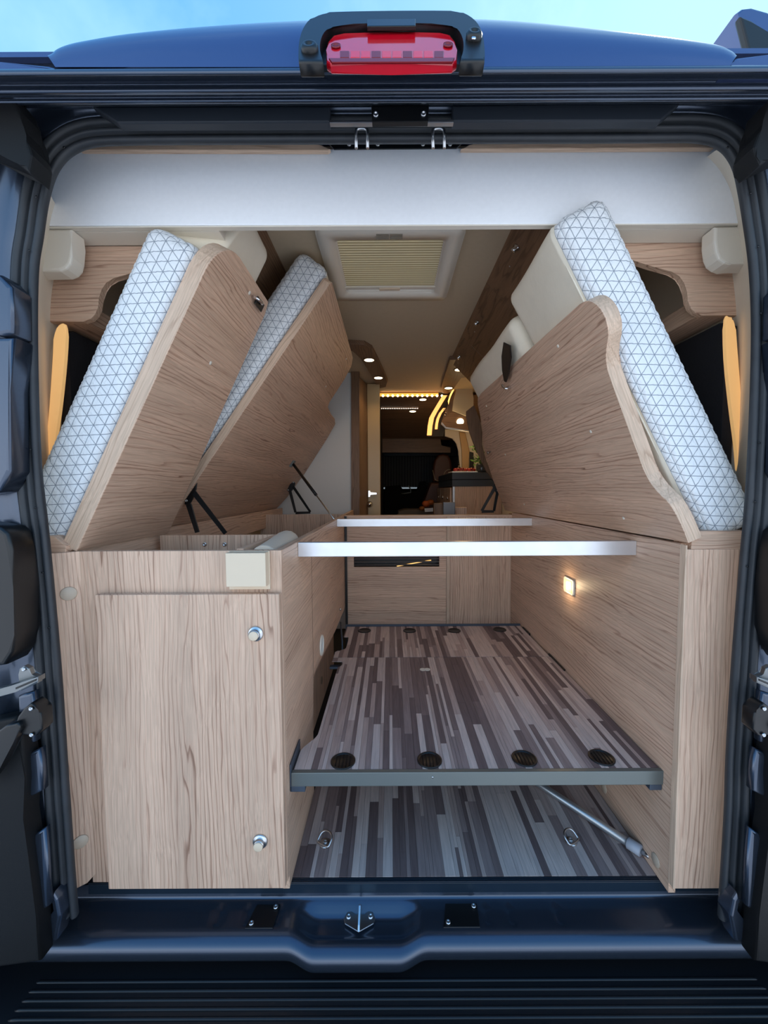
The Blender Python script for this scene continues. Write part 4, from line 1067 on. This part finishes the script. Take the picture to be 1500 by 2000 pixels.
# over-cab ceiling: sloping dark panel with light strips
oc2 = thing('cab_ceiling_panel', 'dark sloping ceiling panel over the driving cab', 'ceiling panel', (.1, 3, 1.7))
def slope(y): return 1.845 - (y - 2.5) * .225
def sl_pt(x, y):
    d = FW + RT * ((x - CXP) / FPX) - UP * ((y - CYP) / FPX); n_ = Vector((0, .225, 1)).normalized(); o_ = Vector((0, 2.5, 1.845))
    return CAM + d * ((o_ - CAM).dot(n_) / d.dot(n_))
raw('panel', [(-.10, 2.5, slope(2.5)), (.95, 2.5, slope(2.5)), (.95, 3.6, slope(3.6)), (-.10, 3.6, slope(3.6))], [(0, 1, 2, 3)], DWX, oc2)
ls_ = emis('warm_led_strip', (255, 190, 96), 3.0)
box('led_glow_strip', -.085, .42, 2.49, 2.498, 1.835, 1.86, emis('warm_led_cove', (255, 170, 76), 1.1), oc2, .001)
for i in range(13):
    x = 748 + i * 9.6; p = at(x, 773, Y=2.485); lathe('led', [(.010, 0), (.008, .004), (0, .005)], (p.x, 2.485, p.z), (0, -1, 0), SPOTM, oc2, 10)
for i in range(22):
    p = sl_pt(742 + i * 3.5, 797); lathe('white_led', [(.0045, 0), (.003, .003), (0, .003)], p + Vector((0, 0, -.003)), (0, 0, -1), emis('cool_led', (255, 240, 220), 4) if i == 0 else bpy.data.materials['cool_led'], oc2, 6)
for (x, y, lb) in ((826, 779, 'upper spotlight on the cab ceiling panel'), (806, 802, 'lower spotlight on the cab ceiling panel')):
    p = sl_pt(x, y); t = thing('ceiling_spot', lb, 'spotlight', p, 'warm round spotlights')
    lathe('lens', [(.030, 0), (.028, .006), (0, .007)], p + Vector((0, 0, -.004)), (0, 0, -1), SPOTM, t, 16)
    lathe('ring', [(.036, 0), (.035, .003), (.030, .003)], p + Vector((0, 0, -.003)), (0, 0, -1), DWX, t, 16)
cs = thing('cab_shelf', 'dark shelf above the windscreen with glossy front edge', 'shelf', (.2, 3.6, 1.6))
front('edge', [(735, 853), (872, 851), (880, 846), (880, 853), (874, 857), (735, 858)], 3.55, .02, mat('glossy_brown_edge', (120, 104, 86), .25), cs, bev=.003)
front('fascia', [(735, 858), (860, 857), (862, 870), (880, 874), (880, 884), (735, 884)], 3.57, .03, DWX, cs)
front('cab_locker', [(756, 813), (824, 812), (824, 850), (756, 851)], 3.5, .02, mat('khaki_panel', (120, 104, 78), .6), cs)
# curved warm light bands at the right
lb_ = thing('light_band', 'pair of curved warm light bands at the right of the cab', 'light band', at(850, 812, Y=2.95))
wb = emis('warm_band', (255, 176, 96), 1.5)
for pts_, w in (([(869, 772), (861, 785), (849, 805), (843, 816), (840, 832), (838.5, 850)], 4.5), ([(868, 797), (860, 807), (855, 818), (853, 828), (852, 838)], 2.5)):
    q = [(x - w, y) for x, y in pts_] + [(x + w, y) for x, y in pts_[::-1]]
    front('band', q, 2.455, .012, wb, lb_, bev=.001)
front('band_backing', [(873, 772), (880, 790), (872, 815), (866, 852), (835, 853), (838, 815), (858, 782)], 2.470, .015, DARK, lb_)

# windscreen with pleated blind
wb_ = thing('windscreen_blind', 'dark pleated blind drawn across the windscreen', 'blind', at(800, 950, Y=4.3))
front('upper_trim', [(735, 872), (895, 872), (895, 890), (735, 890)], 4.2, .03, BLACK, wb_)
PLT = [mat('blind_grey', (70, 72, 76), .8), mat('blind_dark', (42, 43, 47), .8)]
for i in range(44):
    x = 738 + i * 2.7; front('pleat', [(x, 888), (x + 2.5, 888), (x + 2.5, 952 - 3 * (i > 30)), (x, 952)], 4.3 + .01 * (i % 2), .006, PLT[i % 2], wb_, bev=0)
glow = emis('daylight_under_blind', (196, 214, 226), .35)
front('light_gap', [(748, 951), (832, 950), (832, 954), (748, 955)], 4.33, .004, glow, wb_, bev=0)
BLACKR = mat('matt_black', (12, 12, 13), .85, 0, 0, .2)
dash = thing('dashboard', 'black dashboard with raised steering column below the windscreen', 'dashboard', at(790, 1000, Y=4.0))
front('body', [(751, 962), (752, 950), (782, 947), (786, 958), (815, 960), (822, 940), (832, 940), (834, 975), (850, 975), (850, 1050), (751, 1050)], 3.9, .2, BLACKR, dash, bev=.01, seg=3)
tube('grip_handle', [at(x, y, Y=3.85) for x, y in ((798, 948), (802, 956), (802, 962), (790, 964), (784, 964))], .008, RAILM, dash, 8)

# seats
LEATH = mat('brown_leather', (92, 52, 34), .5)
PIPE = mat('cream_piping', (190, 168, 140), .6)
ss = thing('driver_seat', 'brown leather cab seat with pale piping and rounded headrest', 'seat', at(865, 990, Y=3.6))
bk_ = front('backrest', [(847, 940), (846, 915), (849, 898), (856, 889), (866, 886), (876, 889), (882, 900), (884, 920), (882, 940), (866, 942)], 3.55, .12, LEATH, ss, bev=.03, seg=4)
front('cushion', [(838, 955), (842, 942), (884, 942), (886, 955), (884, 1010), (822, 1010), (826, 985)], 3.5, .3, LEATH, ss, bev=.03, seg=3)
tube('piping', spline([at(x, y, Y=3.545) for x, y in ((845, 918), (848, 930), (851, 938), (864, 938), (868, 924), (874, 918), (880, 917))], 4), .005, PIPE, bk_, 6)
st2 = front('bench_cushion', [(776, 1012), (778, 999), (790, 995), (842, 995), (848, 1002), (848, 1012)], 3.2, .3, mat('taupe_cushion', (112, 98, 86), .8), None, bev=.02, seg=3)
prop(st2, 'pale taupe seat cushion at the end of the aisle', 'cushion')
for i, (x, y, r) in enumerate(((832, 984, .042), (841, 981, .036), (824, 993, .030))):
    p = at(x, y, Y=3.1); pmk = lathe('orange_gourd', [(0, -r * .8), (r * .6, -r * .72), (r * .95, -r * .3), (r, 0), (r * .9, r * .4), (r * .5, r * .72), (0, r * .7)], p, (0, 0, 1), mat('orange_skin_%d' % i, (196 - 20 * i, 92, 36), .6), None, 14)
    prop(pmk, ('larger orange round ornament in the middle by the aisle end', 'orange round ornament at the right by the aisle end', 'small orange round ornament lowest by the aisle end')[i], 'ornament', 'orange ornaments at the end of the aisle')
prop(front('paper_sheet', [(829, 993), (846, 992), (846, 999), (830, 1000)], 3.05, .004, WHITE, None, bev=0), 'small white paper sheet under the orange ornaments', 'paper')

# kitchen block
kb_ = thing('kitchen_block', 'kitchen block with black worktop edge beyond the right bed', 'kitchen unit', (.7, 2.4, 0))
YK = 2.3
p0, p1 = at(884, 950, Y=YK), at(980, 1010, Y=YK)
box('end_panel', p0.x + .02, .92, YK, YK + .02, 0, p0.z, WZ, kb_, .001)
box('corner_profile', p0.x, p0.x + .02, YK - .004, YK + .02, 0, p0.z, ALU, kb_, .004)
zt_ = at(884, 923, Y=YK).z; zm_ = at(884, 937, Y=YK).z
wt = box('worktop', p0.x - .006, .92, YK - .01, 3.2, zm_ + .001, zt_, mat('anthracite_worktop', (58, 62, 68), .45), kb_, .003)
box('worktop_apron', p0.x - .004, .92, YK - .006, 3.2, p0.z, zm_ - .001, bpy.data.materials['anthracite_worktop'], kb_, .002)
for i, (xa, xb, y0) in enumerate(((2.36, 2.66, .0), (2.67, 2.98, .0), (2.99, 3.28, .0))):
    d_ = box('drawer_front', p0.x - .012, p0.x + .006, xa, xb, .55, p0.z - .01, WZ, kb_, .002)
    lathe('knob', [(.012, 0), (.012, .006), (.016, .012), (.016, .018), (0, .02)], (p0.x - .012, xa + .05, p0.z - .10), (-1, 0, 0), CHROME, d_, 14)
def pedestal(name, xa, xb, ytop, Y, t, m, lab_, cat_):
    a_, c_ = at(xa, ytop, Y=Y), at(xb, ytop, Y=Y)
    return prop(box(name, a_.x, c_.x, Y, Y + t, .0045, a_.z, m, None, .002), lab_, cat_)
pedestal('aisle_post', 848, 865, 983, 1.78, .05, DWZ, 'small brown wooden post by the aisle below the worktop', 'post')
pedestal('metal_cabinet', 866, 889, 981, 1.72, .04, mat('grey_metal_box', (120, 120, 122), .4, .6), 'small grey metal cabinet at the foot of the kitchen block', 'cabinet')
pedestal('low_ledge', 889.5, 912, 991, 1.72, .05, WZ, 'low wooden ledge beside the grey metal cabinet', 'ledge')
# things on the worktop
tz = zt_
a_, b_ = at(881, 921, Y=2.33), at(932, 922, Y=2.33)
tr_ = box('serving_board', a_.x, b_.x, 2.31, 2.50, tz + .0005, tz + .010, WHITE, None, .003)
prop(tr_, 'white serving board on the black worktop', 'board')
BER = [mat('berry_red', (150, 24, 20), .3), mat('berry_dark', (110, 16, 18), .3)]
bi = 0
for i in range(9):
    x = 889 + i * 4.6; p = at(x, 918, Y=2.36 + .03 * (i % 3)); r = .017 + .003 * (i % 2)
    bo = lathe('tomato', [(0, -r * .9), (r * .7, -r * .7), (r, 0), (r * .75, r * .6), (r * .2, r * .78), (0, r * .7)], (p.x, p.y, tz + .010 + r * .9), (0, 0, 1), BER[i % 2], None, 12)
    prop(bo, 'small red tomato on the white serving board', 'tomato', 'red tomatoes on the serving board')
bt = thing('bottle', 'small dark bottle standing behind the tomatoes', 'bottle', at(896, 920, Y=2.58))
p = at(896, 918, Y=2.58); lathe('body', [(.016, 0), (.018, .01), (.018, .05), (.008, .065), (.007, .08), (0, .082)], (p.x, 2.58, tz + .0005), (0, 0, 1), mat('dark_glass', (30, 14, 14), .15), bt, 14)
lathe('cap', [(.008, 0), (.008, .014), (0, .015)], (p.x, 2.58, tz + .080), (0, 0, 1), BLACK, bt, 12)
pp_ = thing('potted_plant', 'green herb in a dark glazed pot on the worktop', 'plant', at(941, 922, Y=2.40))
p = at(941, 920, Y=2.40)
lathe('pot', [(.040, 0), (.046, .02), (.048, .07), (.044, .075), (.040, .06), (0, .06)], (p.x, 2.40, tz + .0005), (0, 0, 1), mat('dark_pot', (60, 62, 66), .12, .3), pp_, 20)
LEAF = [mat('leaf_green', (70, 110, 44), .5), mat('leaf_dark', (44, 78, 30), .5), mat('leaf_bright', (98, 140, 60), .5)]
rnd = random.Random(3)
base = Vector((p.x, 2.40, tz + .06))
for i in range(5):
    tip = base + Vector((rnd.uniform(-.07, .02), rnd.uniform(-.04, .04), rnd.uniform(.06, .15)))
    tube('stem', [base, base.lerp(tip, .5) + Vector((0, 0, .02)), tip], .0022, LEAF[1], pp_, 6)
for i in range(46):
    f = rnd.random(); c = base + Vector((-.03 * f + rnd.uniform(-.055, .03) - .03 * max(0, f - .6), rnd.uniform(-.05, .05), .01 + .16 * f))
    dr_ = Vector((rnd.uniform(-1, 1), rnd.uniform(-1, .3), rnd.uniform(-.3, .7))).normalized(); L = rnd.uniform(.026, .042); sd_ = dr_.orthogonal().normalized(); up_ = dr_.cross(sd_)
    V = [c, c + dr_ * L * .35 + sd_ * L * .3 + up_ * .004, c + dr_ * L * .75 + sd_ * L * .2, c + dr_ * L, c + dr_ * L * .75 - sd_ * L * .2, c + dr_ * L * .35 - sd_ * L * .3 + up_ * .004, c + dr_ * L * .5 - up_ * .004]
    raw('leaf', V, [(0, 1, 6), (1, 2, 6), (2, 3, 6), (3, 4, 6), (4, 5, 6), (5, 0, 6)], LEAF[i % 3], pp_)
# kitchen wall cabinet with cream flap, pillar linings
kc = thing('wall_cupboard', 'wall cupboard with a rounded cream flap above the kitchen', 'cupboard', at(900, 800, Y=2.45))
front('flap', [(899.5, 740), (912, 738), (922, 755), (925, 778), (925, 800), (911, 813), (883, 802), (886, 781), (892, 759)], 2.40, .02, mat('cream_gloss', (222, 204, 168), .35), kc, bev=.004)
front('side', [(863, 822), (876, 788), (886, 770), (899, 741), (892, 759), (886, 781), (883, 802)], 2.42, .02, DWZ, kc)
front('base', [(863, 823), (867, 816), (883, 803), (911, 814), (926, 806), (926, 838), (917, 841), (871, 834), (864, 829)], 2.41, .02, DWX, kc)
front('trim', [(863, 824), (871, 834), (917, 841), (917, 843), (870, 837), (862, 828)], 2.40, .025, ALU, kc, bev=.001)
p = at(899, 824, Y=2.405); lathe('lamp', [(.030, 0), (.028, .004), (0, .005)], (p.x, 2.409, p.z), (0, -1, -.4), SPOTM, kc, 16)
for dx, dy in ((868, 800), (871, 806), (869, 811)):
    p = at(dx, dy, Y=2.415); lathe('latch', [(.008, 0), (.006, .008), (0, .009)], p, (0, -1, 0), CHROME, kc, 10)
pl_ = emis('warm_strip_small', (255, 200, 110), 1.6)
front('strip_light', [(886, 757), (889, 757), (880, 775), (876, 790), (875, 783), (879, 770)], 2.415, .01, pl_, kc, bev=.001)
kl = bpy.data.lights.new('cupboard_glow', 'POINT'); kl.energy = 1.6; kl.color = WARM; kl.shadow_soft_size = .04
klo = bpy.data.objects.new('cupboard_glow', kl); COL.objects.link(klo); klo.location = at(905, 862, Y=2.40)
klo.parent = kc; klo.matrix_parent_inverse = Matrix.Translation(kc.location).inverted()
pb_ = thing('pillar_lining', 'tall cream pillar lining behind the kitchen worktop', 'lining', at(905, 900, Y=2.9))
front('upper', [(869, 838), (917, 842), (925, 852), (940, 890), (945, 925), (898, 925), (897, 880), (893, 865), (885, 855), (869, 852)], 2.95, .03, CREAM, pb_, bev=.006)
front('rib', [(897, 843), (909, 845), (917, 880), (915, 925), (903, 925), (902, 880)], 2.92, .03, mat('oak_rib', (196, 160, 112), .5), pb_, bev=.006)
front('window_gap', [(918, 882), (925, 884), (926, 920), (917, 920)], 2.93, .02, BLACK, pb_, bev=.002)
# dark flap board hanging behind the right bed
fb = front('folding_flap', [(911, 803), (926, 791), (938, 822), (942, 845), (941, 868), (950, 900), (966, 940), (950, 920), (930, 878), (917, 843), (911, 815)], 1.62, .018, DWZ, bd3)

# floor of the living area and cab
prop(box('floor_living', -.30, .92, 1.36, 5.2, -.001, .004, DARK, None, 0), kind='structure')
print('strips', n1, na, nb_)
